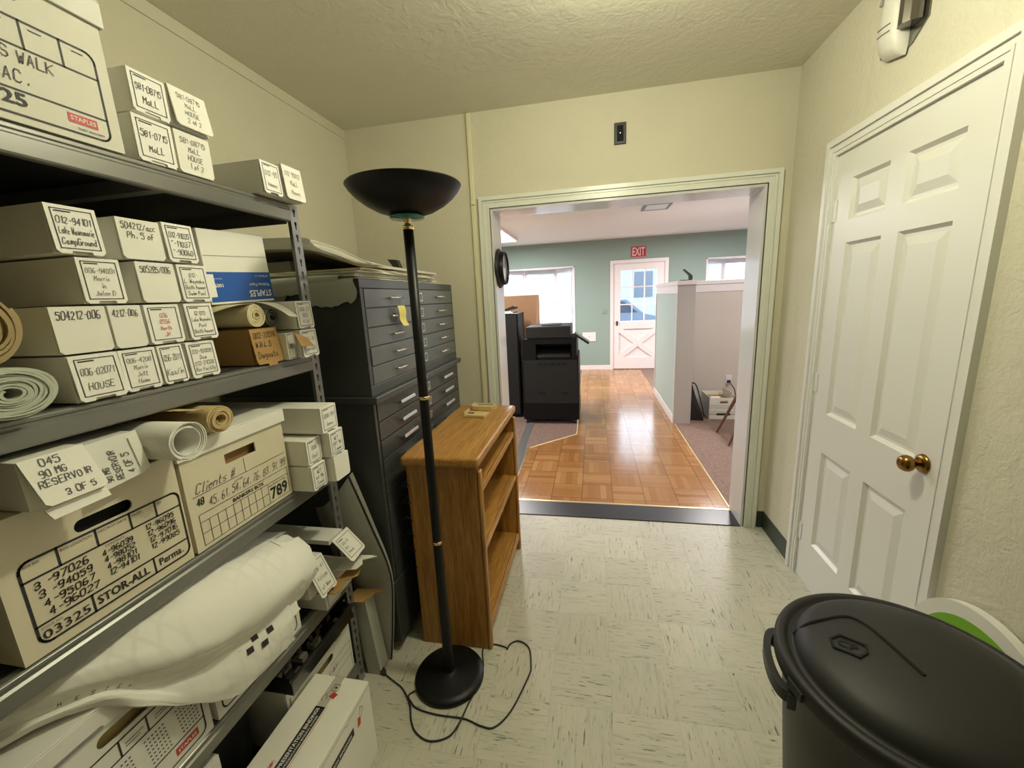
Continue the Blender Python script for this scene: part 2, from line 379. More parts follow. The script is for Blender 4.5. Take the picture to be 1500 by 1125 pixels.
def plaster(name, col, strength=.5, fine=95, coarse=16, rough=.75):
    m, nt, b = node_mat(name); L = nt.links.new
    tc = N(nt, 'ShaderNodeTexCoord')
    n1 = N(nt, 'ShaderNodeTexNoise'); n1.inputs['Scale'].default_value = fine; n1.inputs['Detail'].default_value = 3; L(tc.outputs['Object'], n1.inputs['Vector'])
    n2 = N(nt, 'ShaderNodeTexNoise'); n2.inputs['Scale'].default_value = coarse; n2.inputs['Detail'].default_value = 6; n2.inputs['Roughness'].default_value = .65; n2.inputs['Distortion'].default_value = 1.4; L(tc.outputs['Object'], n2.inputs['Vector'])
    n3 = N(nt, 'ShaderNodeTexNoise'); n3.inputs['Scale'].default_value = 1.7; n3.inputs['Detail'].default_value = 4; L(tc.outputs['Object'], n3.inputs['Vector'])
    r = N(nt, 'ShaderNodeMapRange'); r.inputs[1].default_value = .3; r.inputs[2].default_value = .7; r.inputs[3].default_value = .96; r.inputs[4].default_value = 1.04; L(n3.outputs[0], r.inputs[0])
    L(mixc(nt, 1.0, col, r.outputs[0], 'MULTIPLY'), b.inputs['Base Color']); b.inputs['Roughness'].default_value = rough; b.inputs['Specular IOR Level'].default_value = .4
    h = math_node(nt, 'ADD', math_node(nt, 'MULTIPLY', n1.outputs[0], .35), n2.outputs[0])
    bp = N(nt, 'ShaderNodeBump'); bp.inputs['Strength'].default_value = strength; bp.inputs['Distance'].default_value = .006; L(h, bp.inputs['Height']); L(bp.outputs[0], b.inputs['Normal'])
    return m
def glass(name, tint=(1,1,1), gl=.08, rough=.02):
    m = bpy.data.materials.new(name); m.use_nodes = True; nt = m.node_tree; nt.nodes.clear(); L = nt.links.new
    o = N(nt, 'ShaderNodeOutputMaterial'); t = N(nt, 'ShaderNodeBsdfTransparent'); t.inputs[0].default_value = C4(tint)
    g = N(nt, 'ShaderNodeBsdfGlossy'); g.inputs['Roughness'].default_value = rough
    fr = N(nt, 'ShaderNodeFresnel'); fr.inputs[0].default_value = 1.45
    mx = N(nt, 'ShaderNodeMixShader'); L(math_node(nt, 'ADD', fr.outputs[0], gl*.2), mx.inputs[0]); L(t.outputs[0], mx.inputs[1]); L(g.outputs[0], mx.inputs[2]); L(mx.outputs[0], o.inputs[0])
    return m
def translucent(name, col, mixv=.5):
    m = bpy.data.materials.new(name); m.use_nodes = True; nt = m.node_tree; nt.nodes.clear(); L = nt.links.new
    o = N(nt, 'ShaderNodeOutputMaterial'); d = N(nt, 'ShaderNodeBsdfDiffuse'); d.inputs[0].default_value = C4(col)
    t = N(nt, 'ShaderNodeBsdfTranslucent'); t.inputs[0].default_value = C4(col); mx = N(nt, 'ShaderNodeMixShader'); mx.inputs[0].default_value = mixv
    L(d.outputs[0], mx.inputs[1]); L(t.outputs[0], mx.inputs[2]); L(mx.outputs[0], o.inputs[0]); return m
def emit(name, col, s):
    m, nt, b = node_mat(name); b.inputs['Base Color'].default_value = C4(col); b.inputs['Emission Color'].default_value = C4(col); b.inputs['Emission Strength'].default_value = s; return m

M_wall = plaster('cream_wall_paint', (0.635,0.60,0.465), .4)
M_wallR = plaster('cream_wall_paint_rough', (0.645,0.615,0.49), .85)
M_ceil = plaster('ceiling_plaster', (0.72,0.695,0.575), .7, 60, 9)
M_floor = vinyl_floor(); M_parq = parquet(); M_carpet = carpet()
M_teal = mat('sage_green_wall_paint', (0.265,0.355,0.32), .7, bump=.05)
M_ceil2 = mat('office_ceiling_paint', (0.84,0.81,0.79), .8)
M_trim = mat('white_trim_paint', (0.74,0.76,0.68), .32, bump=.03, bscale=25)
M_door = mat('white_door_paint', (0.76,0.76,0.72), .34, bump=.03, bscale=30)
M_trim2 = mat('office_white_paint', (0.80,0.75,0.76), .4); M_jamb = mat('gloss_jamb_paint', (0.70,0.69,0.70), .16)
M_beige = mat('office_beige_paint', (0.62,0.56,0.515), .7, bump=.05)
M_race = mat('raceway_cream_paint', (0.72,0.68,0.47), .4)
M_vbase = mat('dark_green_vinyl', (0.035,0.05,0.035), .45)
M_rubber = mat('black_rubber', (0.018,0.02,0.024), .33, bump=.1, bscale=15)
M_brassstrip = mat('brass_strip', (0.80,0.66,0.40), .3, .8)
M_white = mat('white_carton', (0.86,0.845,0.76), .75, noise=.03, nscale=14)
M_white2 = mat('white_carton_cool', (0.81,0.80,0.745), .75, noise=.03, nscale=14)
M_cream = mat('aged_cream_carton', (0.74,0.675,0.51), .8, noise=.05, nscale=12)
M_kraft = mat('kraft_board', (0.42,0.25,0.085), .8, noise=.06, nscale=25)
M_kraftd = mat('kraft_inside', (0.36,0.205,0.07), .85, noise=.06, nscale=25)
M_ink = mat('black_print', (0.025,0.024,0.028), .6)
M_pen = mat('pen_ink', (0.07,0.068,0.075), .6)
M_pencil = mat('pencil_grey', (0.24,0.235,0.22), .6)
M_red = mat('red_print', (0.55,0.05,0.045), .5)
M_redpen = mat('red_pen', (0.62,0.10,0.08), .6)
M_blue = mat('blue_print', (0.008,0.095,0.43), .4)
M_label = mat('paper_label', (0.90,0.89,0.82), .7)
def drawing_paper():
    m, nt, b = node_mat('drawing_paper'); L = nt.links.new; tc = N(nt, 'ShaderNodeTexCoord')
    def lines(rot, sc):
        mp = N(nt, 'ShaderNodeMapping'); mp.inputs['Rotation'].default_value = rot; L(tc.outputs['Object'], mp.inputs[0])
        wv = N(nt, 'ShaderNodeTexWave'); wv.inputs['Scale'].default_value = sc; wv.inputs['Distortion'].default_value = 1.5; wv.inputs['Detail'].default_value = 3; L(mp.outputs[0], wv.inputs[0])
        r = N(nt, 'ShaderNodeMapRange'); r.inputs[1].default_value = .78; r.inputs[2].default_value = .98; L(wv.outputs[1], r.inputs[0]); return r.outputs[0]
    nz = N(nt, 'ShaderNodeTexNoise'); nz.inputs['Scale'].default_value = 5; nz.inputs['Detail'].default_value = 5; L(tc.outputs['Object'], nz.inputs[0])
    r = N(nt, 'ShaderNodeMapRange'); r.inputs[1].default_value = .45; r.inputs[2].default_value = .65; r.inputs[4].default_value = .16; L(nz.outputs[0], r.inputs[0])
    f = math_node(nt, 'MULTIPLY', math_node(nt, 'MAXIMUM', lines((0,0,1.2), 9), lines((0,.4,-.35), 14)), r.outputs[0])
    L(mixc(nt, f, (0.88,0.87,0.80), (0.45,0.45,0.42)), b.inputs['Base Color']); b.inputs['Roughness'].default_value = .8; return m
M_paper = drawing_paper()
M_paperg = mat('grey_vellum', (0.53,0.55,0.49), .7, noise=.05, nscale=20)
M_tan = mat('tan_kraft_paper', (0.58,0.45,0.22), .8, noise=.06, nscale=14)
M_tanl = mat('yellowed_paper', (0.68,0.60,0.37), .8, noise=.05, nscale=14)
M_felt = mat('grey_felt_board', (0.46,0.46,0.41), .9, noise=.12, nscale=70)
M_feltd = mat('grey_felt_dark', (0.17,0.17,0.155), .9, noise=.12, nscale=70)
M_shelf = mat('grey_enamel_steel', (0.235,0.235,0.215), .32, .55, noise=.05, nscale=9)
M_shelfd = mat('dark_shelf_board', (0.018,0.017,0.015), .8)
M_post = mat('grey_post_steel', (0.30,0.30,0.29), .36, .6)
M_file = mat('charcoal_file_steel', (0.080,0.087,0.086), .36, .3, noise=.06, nscale=7)
M_fileface = mat('charcoal_drawer_steel', (0.15,0.16,0.16), .36, .35, noise=.10, nscale=9)
M_chrome = mat('satin_chrome', (0.72,0.72,0.70), .25, 1)
M_gap = mat('dark_gap', (0.006,0.006,0.006), .9)
M_black = mat('black_enamel', (0.006,0.006,0.006), .42, spec=.3)
M_blackp = mat('black_plastic', (0.016,0.016,0.017), .45)
M_lidp = mat('black_lid_plastic', (0.013,0.013,0.013), .55, bump=.05, bscale=200, bdist=.001)
M_brass = mat('brass', (0.27,0.155,0.04), .26, 1)
M_gold = mat('gold_ring', (0.72,0.55,0.27), .25, 1)
M_tealglass = mat('teal_glass', (0.03,0.19,0.165), .15, coat=.5)
M_oakz = oak('oak_side', 'z'); M_oaky = oak('oak_top', 'y', (0.36,0.165,0.032), (0.56,0.295,0.07)); M_oakx = oak('oak_across', 'x')
M_lime = mat('lime_green_plastic', (0.16,0.40,0.0), .5)
M_wplas = mat('white_plastic', (0.74,0.73,0.66), .4)
M_copier = mat('copier_black', (0.006,0.006,0.0065), .55, spec=.2)
M_copierg = mat('copier_charcoal', (0.022,0.022,0.023), .55, spec=.22)
M_glass = glass('window_glass'); M_clear = glass('clear_plastic', (.90,.88,.84), .9, .18)
M_blind = translucent('blind_slat', (0.74,0.74,0.74), .5)
M_mirror = mat('clock_glass', (0.55,0.56,0.55), .12, .2, coat=1)
M_lens = mat('smoked_lens', (0.20,0.19,0.17), .08, .85)
M_yellow = mat('yellow_note', (0.72,0.64,0.20), .8)
M_brownwood = mat('walnut_leg', (0.14,0.065,0.035), .45)
# ------------------------------------------------------------------ storage room shell
XL, XR, YD, YF, HC = -1.5344, 1.047, 2.6064, -3.2, 2.5764
OA, OB, OT, TH = -0.612, 0.928, 2.034, 0.208
YO = YD+TH                                # office side of the wall
FARY, HO, OX0, OX1 = 8.335, 2.4975, -2.7, 4.3
structure(MB().box(XL-.1, XR+.15, YF-.1, YD+.02, -.08, 0).build('floor', M_floor))
structure(MB().box(XL-.1, XR+.15, YF-.1, YD, HC, HC+.1).build('ceiling', M_ceil))
structure(MB().box(XL-.1, XL, YF-.1, YO, 0, HC).build('wall_left', M_wall))
structure(MB().box(XL, XR, YF-.1, YF, 0, HC).build('wall_front', M_wall))
structure(MB().plate([(XL,0),(OA,0),(OA,OT),(OB,OT),(OB,0),(XR+.15,0),(XR+.15,HC+.1),(XL,HC+.1)], [], -TH, 0, 0, FY(0, YD, 0)).build('wall_back', M_wall))
DY0, DY1, DT = 1.408, 2.168, 2.034         # door opening in the right wall
mb = MB()
mb.plate([(-DY1+.0,0),(-DY1,DT),(-DY0,DT),(-DY0,0),(-YF,0),(-YF,HC),(-YD,HC),(-YD,0)], [], -.13, 0, 0, frame((XR,0,0),(0,-1,0),(0,0,1)))
structure(mb.build('wall_right', M_wallR))
structure(MB().box(XL, XL+.006, YF, YD, HC-.052, HC-.001).build('trim_1', M_wall))
# casing of the wide opening: flat board with a raised outer bead and an inner step, plus the jamb lining
def casing(mb, pts_in, pts_out, a, b, M):
    n = len(pts_in); mb.plate(list(pts_in)+list(reversed(pts_out)), [], a, b, 0, M)
def Ucase(a, b, t, o):                     # inner edge a..b, top t, board from inset o[0] to o[1]
    return [(a-o[0],0),(a-o[0],t+o[0]),(b+o[0],t+o[0]),(b+o[0],0)], [(a-o[1],0),(a-o[1],t+o[1]),(b+o[1],t+o[1]),(b+o[1],0)]
mb = MB(); M = FY(0, YD, 0)
casing(mb, *Ucase(OA, OB, OT, (.004,.066)), 0, .012, M)
casing(mb, *Ucase(OA, OB, OT, (.048,.070)), 0, .022, M)
casing(mb, *Ucase(OA, OB, OT, (.034,.044)), 0, .016, M)
casing(mb, *Ucase(OA, OB, OT, (.004,.014)), 0, .015, M)
structure(mb.build('trim_2', M_trim, bevel=.002))
mb = MB()
casing(mb, *Ucase(OA, OB, OT, (-.012,.001)), -TH-.012, .004, FY(0, YD, 0))
structure(mb.build('trim_3', M_jamb, bevel=.002))
# rubber threshold with a brass strip
structure(MB().box(OA+.012, OB-.012, YD-.012, YO-.028, 0, .006).build('trim_4', M_rubber, bevel=.002))
structure(MB().box(OA+.012, OB-.012, YO-.027, YO-.006, 0, .0075).build('trim_5', M_brassstrip, bevel=.002))
# base boards of the storage room
structure(MB().box(XR-.006, XR, 2.222, YD, 0, .108).box(OB+.082, XR-.006, YD-.006, YD, 0, .108).box(XR-.006, XR, YF, 1.318, 0, .108).build('baseboard_right', M_vbase))
structure(MB().box(XL, XL+.006, YF, YD, 0, .108).box(XL, OA-.12, YD-.006, YD, 0, .108).build('baseboard_left', M_vbase))
# casing of the panel door
mb = MB(); M = frame((XR,0,0),(0,-1,0),(0,0,1))
casing(mb, *Ucase(-DY1, -DY0, DT, (-.004,.058)), 0, .014, M)
casing(mb, *Ucase(-DY1, -DY0, DT, (.040,.066)), 0, .022, M)
casing(mb, *Ucase(-DY1, -DY0, DT, (.012,.022)), 0, .017, M)
casing(mb, *Ucase(-DY1, -DY0, DT, (-.010,-.001)), -.125, .002, M)
structure(mb.build('trim_6', M_door, bevel=.002))
# six panel door
def panel_face(mb, us, vs, panels, M, d=.013, b1=.012, g=.010, b2=.030, r=.009, front=0):
    for i in range(len(us)-1):
        for j in range(len(vs)-1):
            u0,u1,v0,v1 = us[i],us[i+1],vs[j],vs[j+1]
            if (i, j) not in panels: mb.add([(u0,v0,front),(u1,v0,front),(u1,v1,front),(u0,v1,front)], [(0,1,2,3)], 0, M); continue
            lv = [(0,front),(b1,front-d),(b1+g,front-d),(b1+g+b2,front-d+r)]
            vv = []
            for o, wz in lv: vv += [(u0+o,v0+o,wz),(u1-o,v0+o,wz),(u1-o,v1-o,wz),(u0+o,v1-o,wz)]
            fs = [(4*k+q, 4*k+(q+1)%4, 4*k+4+(q+1)%4, 4*k+4+q) for k in range(3) for q in range(4)] + [(12,13,14,15)]
            mb.add(vv, fs, 0, M)
dy0, dy1 = DY0+.004, DY1-.004
us = [-dy1, -2.045, -1.822, -1.736, -1.508, -dy0]; vs = [.010, .240, .722, .908, 1.659, 1.747, 1.914, DT-.005]
mb = MB(); M = frame((XR-.002,0,0),(0,-1,0),(0,0,1))
panel_face(mb, us, vs, {(1,1),(3,1),(1,3),(3,3),(1,5),(3,5)}, M)
mb.add([(us[0],vs[0],0),(us[-1],vs[0],0),(us[-1],vs[-1],0),(us[0],vs[-1],0),(us[0],vs[0],-.036),(us[-1],vs[0],-.036),(us[-1],vs[-1],-.036),(us[0],vs[-1],-.036)], [(7,6,5,4),(0,4,5,1),(1,5,6,2),(2,6,7,3),(3,7,4,0)], 0, M)
door1 = structure(mb.build('door_1', M_door))
kz, ky = .910, 1.468
K = frame((XR-.002, ky, kz), (0,-1,0), (0,0,1))
kn = MB().lathe([(0,.0665),(.012,.0665),(.021,.062),(.0265,.053),(.0275,.045),(.024,.036),(.016,.029),(.010,.024),(.0095,.012),(.0095,.008)], 28, 0, K).build('door_knob', M_brass, door1)
MB().lathe([(.0095,.013),(.020,.012),(.029,.007),(.032,.001),(.032,0)], 32, 0, K).build('knob_rosette', M_brass, kn)
for hz in (1.80, 1.034, .255):
    mb = MB().tube([(XR-.010, DY1+.003, hz-.045), (XR-.010, DY1+.003, hz+.045)], .0062, 10)
    for q in (-.045, -.015, .015, .045): mb.tube([(XR-.010, DY1+.003, hz+q-.0015), (XR-.010, DY1+.003, hz+q+.0015)], .0068, 10)
    mb.tube([(XR-.010, DY1+.003, hz-.052), (XR-.010, DY1+.003, hz-.046)], .0045, 8)
    mb.box(XR-.006, XR-.0015, DY1-.030, DY1+.012, hz-.044, hz+.044)
    mb.build('door_hinge', M_door, door1)
MB().box(XR-.006, XR-.0015, DY0-.016, DY0-.004, kz-.028, kz+.028).rect(-.0135-DY0+.02, kz-.01, -.008-DY0+.02, kz+.01, .0075, 1, frame((XR,0,0),(0,-1,0),(0,0,1))).build('strike_plate', [M_door, M_gap], door1)

# ------------------------------------------------------------------ office shell
structure(MB().plate([(-.64,YO),(-.645,3.88),(-.185,4.33),(-.215,FARY),(.912,FARY),(.920,YO)], [], -.08, 0, 0, FZ()).build('floor_parquet', M_parq))
structure(MB().plate([(OX0,YO),(-.64,YO),(-.645,3.88),(-.185,4.33),(-.215,FARY),(OX0,FARY)], [], -.08, .001, 0, FZ()).build('floor_carpet_left', M_carpet))
structure(MB().plate([(.920,YO),(OX1,YO),(OX1,FARY),(.912,FARY)], [], -.08, .001, 0, FZ()).build('floor_carpet_right', M_carpet))
mb = MB()
for pa, pb in (((.920,YO),(.914,4.75)), ((-.645,3.88),(-.185,4.33)), ((-.185,4.33),(-.215,FARY-.02)), ((-.64,YO),(-.645,3.88))):
    mb.tube([(pa[0],pa[1],.001),(pb[0],pb[1],.001)], .008, 8)
structure(mb.build('trim_7', M_brassstrip))
structure(MB().box(OX0, OX1, YO, FARY+.6, HO, HO+.1).build('ceiling_office', M_ceil2))
structure(MB().box(OX0-.1, OX0, YO, FARY, 0, HO).build('wall_office_left', M_teal))
structure(MB().box(OX1, OX1+.1, YO, FARY, 0, HO).build('wall_office_right', M_beige))
structure(MB().box(XL-1.3, XL-.1, YO-.1, YO, 0, HO).box(XR+.15, OX1+.1, YO-.1, YO, 0, HO).build('wall_office_front', M_beige))
WZ0, WZ1 = .72, 2.045
W1, W2 = (-1.80, -.345), (2.045, 3.50)
FD0, FD1, FDT = .380, 1.340, 2.050
mb = MB(); M = FY(0, FARY, 0)
mb.plate([(OX0,0),(FD0,0),(FD0,FDT),(FD1,FDT),(FD1,0),(OX1,0),(OX1,HO),(OX0,HO)],
         [[(a,WZ0),(b,WZ0),(b,WZ1),(a,WZ1)] for a, b in (W1, W2)], -.12, 0, 0, M)
structure(mb.build('wall_office_back', M_teal))
structure(MB().box(OX0, FD0-.04, FARY-.014, FARY, 0, .09).box(FD1+.06, OX1, FARY-.014, FARY, 0, .09).build('baseboard_office', M_trim2, bevel=.003))
# bay windows with frames, panes and venetian blinds
def window_panel(mbs, p0, p1, z0, z1):     # p0 -> p1 left to right seen from inside; inside is on the right-hand normal
    fr, gl, bl = mbs
    u = Vector((p1[0]-p0[0], p1[1]-p0[1], 0)); W = u.length; M = frame((p0[0],p0[1],z0), u, (0,0,1)); H = z1-z0
    fr.plate([(0,0),(W,0),(W,H),(0,H)], [[(.05,.05),(W-.05,.05),(W-.05,H-.05),(.05,H-.05)]], -.03, .03, 0, M)
    fr.box(.05, W-.05, .5*H-.018, .5*H+.018, -.02, .012, 0, M)
    gl.rect(.05, .05, W-.05, H-.05, -.012, 0, M)
    n = int((H-.10)/.024)
    bl.box(.045, W-.045, H-.085, H-.045, .032, .062, 0, M)
    for k in range(n-2):
        zc = .05+.024*k
        bl.add([(.05,zc-.0105,.040),(W-.05,zc-.0105,.040),(W-.05,zc+.0122,.049),(.05,zc+.0122,.049)], [(0,1,2,3)], 0, M)
    for q in (.15*W, .85*W): bl.box(q-.0015, q+.0015, .04, H-.05, .053, .0545, 0, M)
def bay(idx, a, b):
    fr, gl, bl = MB(), MB(), MB(); y0, y1 = FARY+.12, FARY+.46; ins = .40
    fr.plate([(a-.001,FARY-.03),(b+.001,FARY-.03),(b+.001,y0+.02),(b-ins,y1+.05),(a+ins,y1+.05),(a-.001,y0+.02)], [], WZ0-.03, WZ0+.012, 0, FZ())
    fr.plate([(a-.001,FARY+.001),(b+.001,FARY+.001),(b+.001,y0+.02),(b-ins,y1+.05),(a+ins,y1+.05),(a-.001,y0+.02)], [], WZ1-.012, WZ1+.03, 0, FZ())
    window_panel((fr,gl,bl), (a+ins,y1), (b-ins,y1), WZ0+.012, WZ1-.012)
    window_panel((fr,gl,bl), (b-ins+.02,y1-.01), (b-.002,y0), WZ0+.012, WZ1-.012)
    window_panel((fr,gl,bl), (a+.002,y0), (a+ins-.02,y1-.01), WZ0+.012, WZ1-.012)
    fr.box(a-.001, a+.018, FARY-.012, y0+.01, WZ0, WZ1).box(b-.018, b+.001, FARY-.012, y0+.01, WZ0, WZ1).box(a-.001, b+.001, FARY-.012, FARY+.01, WZ1-.018, WZ1+.001)
    o = structure(fr.build('window_%d' % idx, M_trim2)); gl.build('window_pane', M_glass, o); bl.build('blind', M_blind, o)
bay(1, *W1); bay(2, *W2)
# entrance door with nine panes over a cross-braced panel
mb = MB(); M = FY(0, FARY, 0)
casing(mb, *Ucase(FD0+.005, FD1-.005, FDT-.005, (0,.055)), 0, .018, M)
casing(mb, *Ucase(FD0+.002, FD1-.002, FDT-.002, (-.014,.001)), -.12, .006, M)
structure(mb.build('trim_8', M_trim2, bevel=.003))
structure(MB().box(FD0-.02, FD1+.02, FARY+.002, FARY+.14, 0, .0125).build('trim_10', M_brownwood))  # sill added to stop the light leaking in under the door
a, b = FD0+.018, FD1-.018
gx0, gx1, gz0, gz1 = .523, 1.193, .952, 1.915; bw = .018
cw = (gx1-gx0-2*bw)/3; ch = (gz1-gz0-2*bw)/3
holes = [[(gx0+i*(cw+bw), gz0+j*(ch+bw)),(gx0+i*(cw+bw)+cw, gz0+j*(ch+bw)),(gx0+i*(cw+bw)+cw, gz0+j*(ch+bw)+ch),(gx0+i*(cw+bw), gz0+j*(ch+bw)+ch)] for i in range(3) for j in range(3)]
mb = MB(); M = FY(0, FARY+.012, 0)
mb.plate([(a,.012),(b,.012),(b,FDT-.018),(a,FDT-.018)], holes+[[(.50,.235),(1.22,.235),(1.22,.80),(.50,.80)]], -.042, 0, 0, M)
mb.box(.495, 1.225, .23, .805, -.040, -.030, 0, M)
for s in (1, -1):
    p0 = Vector((.50, .235 if s == 1 else .80)); p1 = Vector((1.22, .80 if s == 1 else .235)); d = (p1-p0).normalized(); n = Vector((-d.y, d.x))*.05; e = d*.0
    mb.prism([tuple(p0-n+e),tuple(p1-n-e),tuple(p1+n-e),tuple(p0+n+e)], -.031, -.003-.001*s, 0, M)
mb.box(.48, 1.24, .19, .24, -.017, -.0005, 0, M)
door2 = structure(mb.build('door_2', M_trim2, bevel=.002))
MB().rect(gx0-.004, gz0-.004, gx1+.004, gz1+.004, -.022, 0, M).build('window_pane', M_glass, door2)
h = MB().box(.448, .476, .868, .958, 0, .008, 0, M).build('door_handle', M_blackp, door2)
MB().lathe([(0,.05),(.016,.048),(.022,.04),(.016,.028),(.009,.02),(.009,.004)], 16, 0, M @ Matrix.Translation((.462,.935,0))).build('knob', M_blackp, h)

# ------------------------------------------------------------------ outside, seen through the door
structure(MB().box(-30, 40, FARY+.9, 60, -.25, -.15).build('ground', mat('pale_pavement', (0.14,0.16,0.19), .9)))
o = MB().box(.9, 12, 17, 26, -.15, -.06).build('lawn', mat('lawn_green', (0.08,0.15,0.03), .9)); o['kind'] = 'stuff'; tag(o, 'bright green lawn beyond the entrance door', 'lawn')
t = thing('house', 'pale house with blue-grey windows across the street', 'house', (2.2, 30, -.15))
MB().box(-6, 6, 0, 6, 0, 4.2).build('wall', mat('pale_siding', (0.27,0.28,0.30), .8), t)
MB().prism([(-6.5,4.1),(6.5,4.1),(5.2,6.2),(-5.2,6.2)], -6.4, .5, 0, FY(0,0,0)).build('roof', mat('blue_grey_roof', (0.07,0.09,0.13), .8), t)
for q in (-4.2, -1.9, .6, 2.9): MB().box(q, q+1.2, -.04, .02, 1.3, 3.0).build('window', mat('blue_grey_pane', (0.06,0.085,0.12), .3), t)
t = thing('parked_car', 'pale blue-grey parked car outside the entrance door', 'car', (.3, 15.2, -.15))
mb = MB(); prof = [(-2.1,.35),(2.1,.35),(2.15,.75),(1.35,.95),(.8,1.42),(-.9,1.42),(-1.6,.98),(-2.12,.88)]
mb.prism(prof, -.85, .85, 0, FY(0,0,0)).build('body', mat('car_paint', (0.10,0.13,0.18), .3), t, bevel=.05)
for q in (-1.3, 1.35): MB().cyl(.32, -.9, .9, 20, 0, FY(q,0,.32)).build('wheel', M_rubber, t)
MB().prism([(-1.35,1.0),(1.15,1.0),(.72,1.36),(-.85,1.36)], -.87, .87, 0, FY(0,0,0)).build('window', mat('car_glass', (0.03,0.04,0.06), .1), t)

# ------------------------------------------------------------------ office things
PX0, PX1, PY0, PY1, PT = .899, 1.079, 4.767, 6.28, 1.592
mb = MB().box(PX0, PX1, PY0, PY1, 0, PT-.045, 0)
mb.box(PX1, OX1, PY0+.66, PY0+.80, 0, PT-.045, 1)
for f in (2, 4): pass
wall_p = structure(mb.build('wall_partition', [mat('pale_sage_paint', (0.44,0.535,0.50), .6), M_beige, mat('partition_grey_paint', (0.47,0.45,0.435), .6)]))
for p in wall_p.data.polygons:            # the end that faces the doorway is beige, the aisle side sage
    if p.material_index == 0 and p.normal.y < -.5: p.material_index = 2
structure(MB().box(PX0-.012, PX1+.012, PY0-.012, PY1+.01, PT-.045, PT).box(PX1+.012, OX1, PY0+.64, PY0+.82, PT-.045, PT).box(PX0-.006, PX0, PY0, PY1, PT-.135, PT-.045).box(PX1, OX1, PY0+.652, PY0+.66, PT-.135, PT-.045).build('trim_9', M_trim2, bevel=.003))
structure(MB().box(PX0-.012, PX0, PY0-.0, PY1, 0, .09).box(PX0-.01, PX0-.001, PY0-.001, PY0+.012, .09, PT-.135).box(PX0-.01, PX0-.001, PY1-.02, PY1, .09, PT-.135).build('baseboard_partition', M_trim2, bevel=.003))
# exit sign
t = MB().box(.706, .988, FARY-.012, FARY, 2.137, 2.338, 0)
printed(t, 'EXIT', .735, 2.163, .150, 1, FY(0, FARY-.012, 0), 1, .225, .001)
t.frm(.712, 2.143, .982, 2.332, .004, 1, FY(0, FARY-.012, 0), .001)
tag(t.build('exit_sign', [mat('sign_red', (0.36,0.012,0.03), .5), mat('sign_pale_red', (0.80,0.50,0.50), .5)]), 'red exit sign above the white entrance door', 'sign')
# light switch, wall plate
t = thing('wall_plate', 'white blank wall plate low on the green office wall', 'wall plate', (-.075, FARY, .665))
MB().box(-.13, .13, -.012, 0, -.09, .09).build('plate', M_trim2, t, bevel=.006); MB().cyl(.008, 0, .006, 10, 0, FY(0,-.012,.01)).build('knob', M_pencil, t)
t = thing('thermostat', 'small green wall thermostat left of the entrance door', 'thermostat', (.225, FARY, 1.145))
MB().box(-.045, .045, -.010, 0, -.035, -.02).box(-.02, .02, -.018, 0, -.02, .05).build('body', M_teal, t, bevel=.003)
# ceiling light and vent of the office
def fixture(x, y, label):
    t = thing('ceiling_light', label, 'ceiling light', (x, y, HO))
    MB().box(-.16, .16, -.64, .64, -.05, 0).build('housing', M_trim2, t, bevel=.004)
    MB().box(-.14, .14, -.62, .62, -.062, -.0505).build('diffuser', emit('lit_diffuser', (1,.97,.95), 2.2), t, bevel=.004)
fixture(-1.42, 6.62, 'lit fluorescent ceiling light over the green office wall')
t = thing('ceiling_vent', 'square pale ceiling vent with dark rim in the office', 'vent', (.76, 5.52, HO))
MB().plate([(-.16,-.19),(.16,-.19),(.16,.19),(-.16,.19)], [[(-.125,-.155),(.125,-.155),(.125,.155),(-.125,.155)]], -.012, 0, 0, Matrix.Rotation(PI,4,'X')@Matrix.Translation((0,0,.012))).build('frame', mat('vent_frame', (0.16,0.155,0.15), .4, .5), t)
MB().box(-.128, .128, -.158, .158, -.010, -.002).build('diffuser', mat('vent_panel', (0.66,0.74,0.74), .5), t)
# copier
t = thing('copier', 'black office copier standing on the carpet edge', 'copier', (-.49, 4.69, 0))
MB().box(-.335, .325, .004, .60, .055, .775).build('cabinet', M_copier, t, bevel=.006)
MB().box(-.315, .315, -.002, .004, .255, .765).build('rear_cover', M_copierg, t, bevel=.002)
mb = MB()
for k in range(5): mb.box(-.14+k*.07, -.095+k*.07, -.006, -.002, .715, .742)
mb.build('vent_grille', M_gap, t)
mb = MB()
for q in (-.155, .115): MB().prism([(q,.375),(q+.10,.375),(q+.09,.395),(q+.01,.395)], .0025, .006, 0, FY(0,0,0)).build('hand_grip', M_gap, t)
mb = MB().box(-.325, -.165, .02, .60, .775, 1.02).box(-.165, .305, .30, .60, .775, 1.02).box(.245, .305, .02, .30, .775, 1.02).box(-.165, .245, .02, .30, .955, 1.02).box(-.165, .245, .05, .30, .776, .80)
mb.build('output_bay', M_copier, t, bevel=.004)
MB().prism([(.05,.80),(.30,.80),(.30,.90),(.05,.83)], -.20, .23, 0, frame((0,0,0),(0,1,0),(0,0,1))).build('output_tray', M_blackp, t)
MB().box(-.27, .24, .01, .56, 1.022, 1.16).build('scanner', M_copierg, t, bevel=.012)
MB().box(-.10, .12, .12, .42, 1.1605, 1.172).build('document_feeder', M_copierg, t, bevel=.004)
MB().box(.30, .325, .02, .5, .775, .82).build('side_panel', M_copier, t, bevel=.003)
m_ = MB(); K = Matrix.Translation((.36,.16,1.005)) @ Matrix.Rotation(.60, 4, 'Y')
m_.box(-.10, .10, -.11, .11, -.012, .012, 0, K).box(-.088, .088, -.098, .098, .012, .0135, 1, K).build('control_panel', [M_blackp, mat('panel_screen', (0.05,0.06,0.07), .1)], t, bevel=.003)
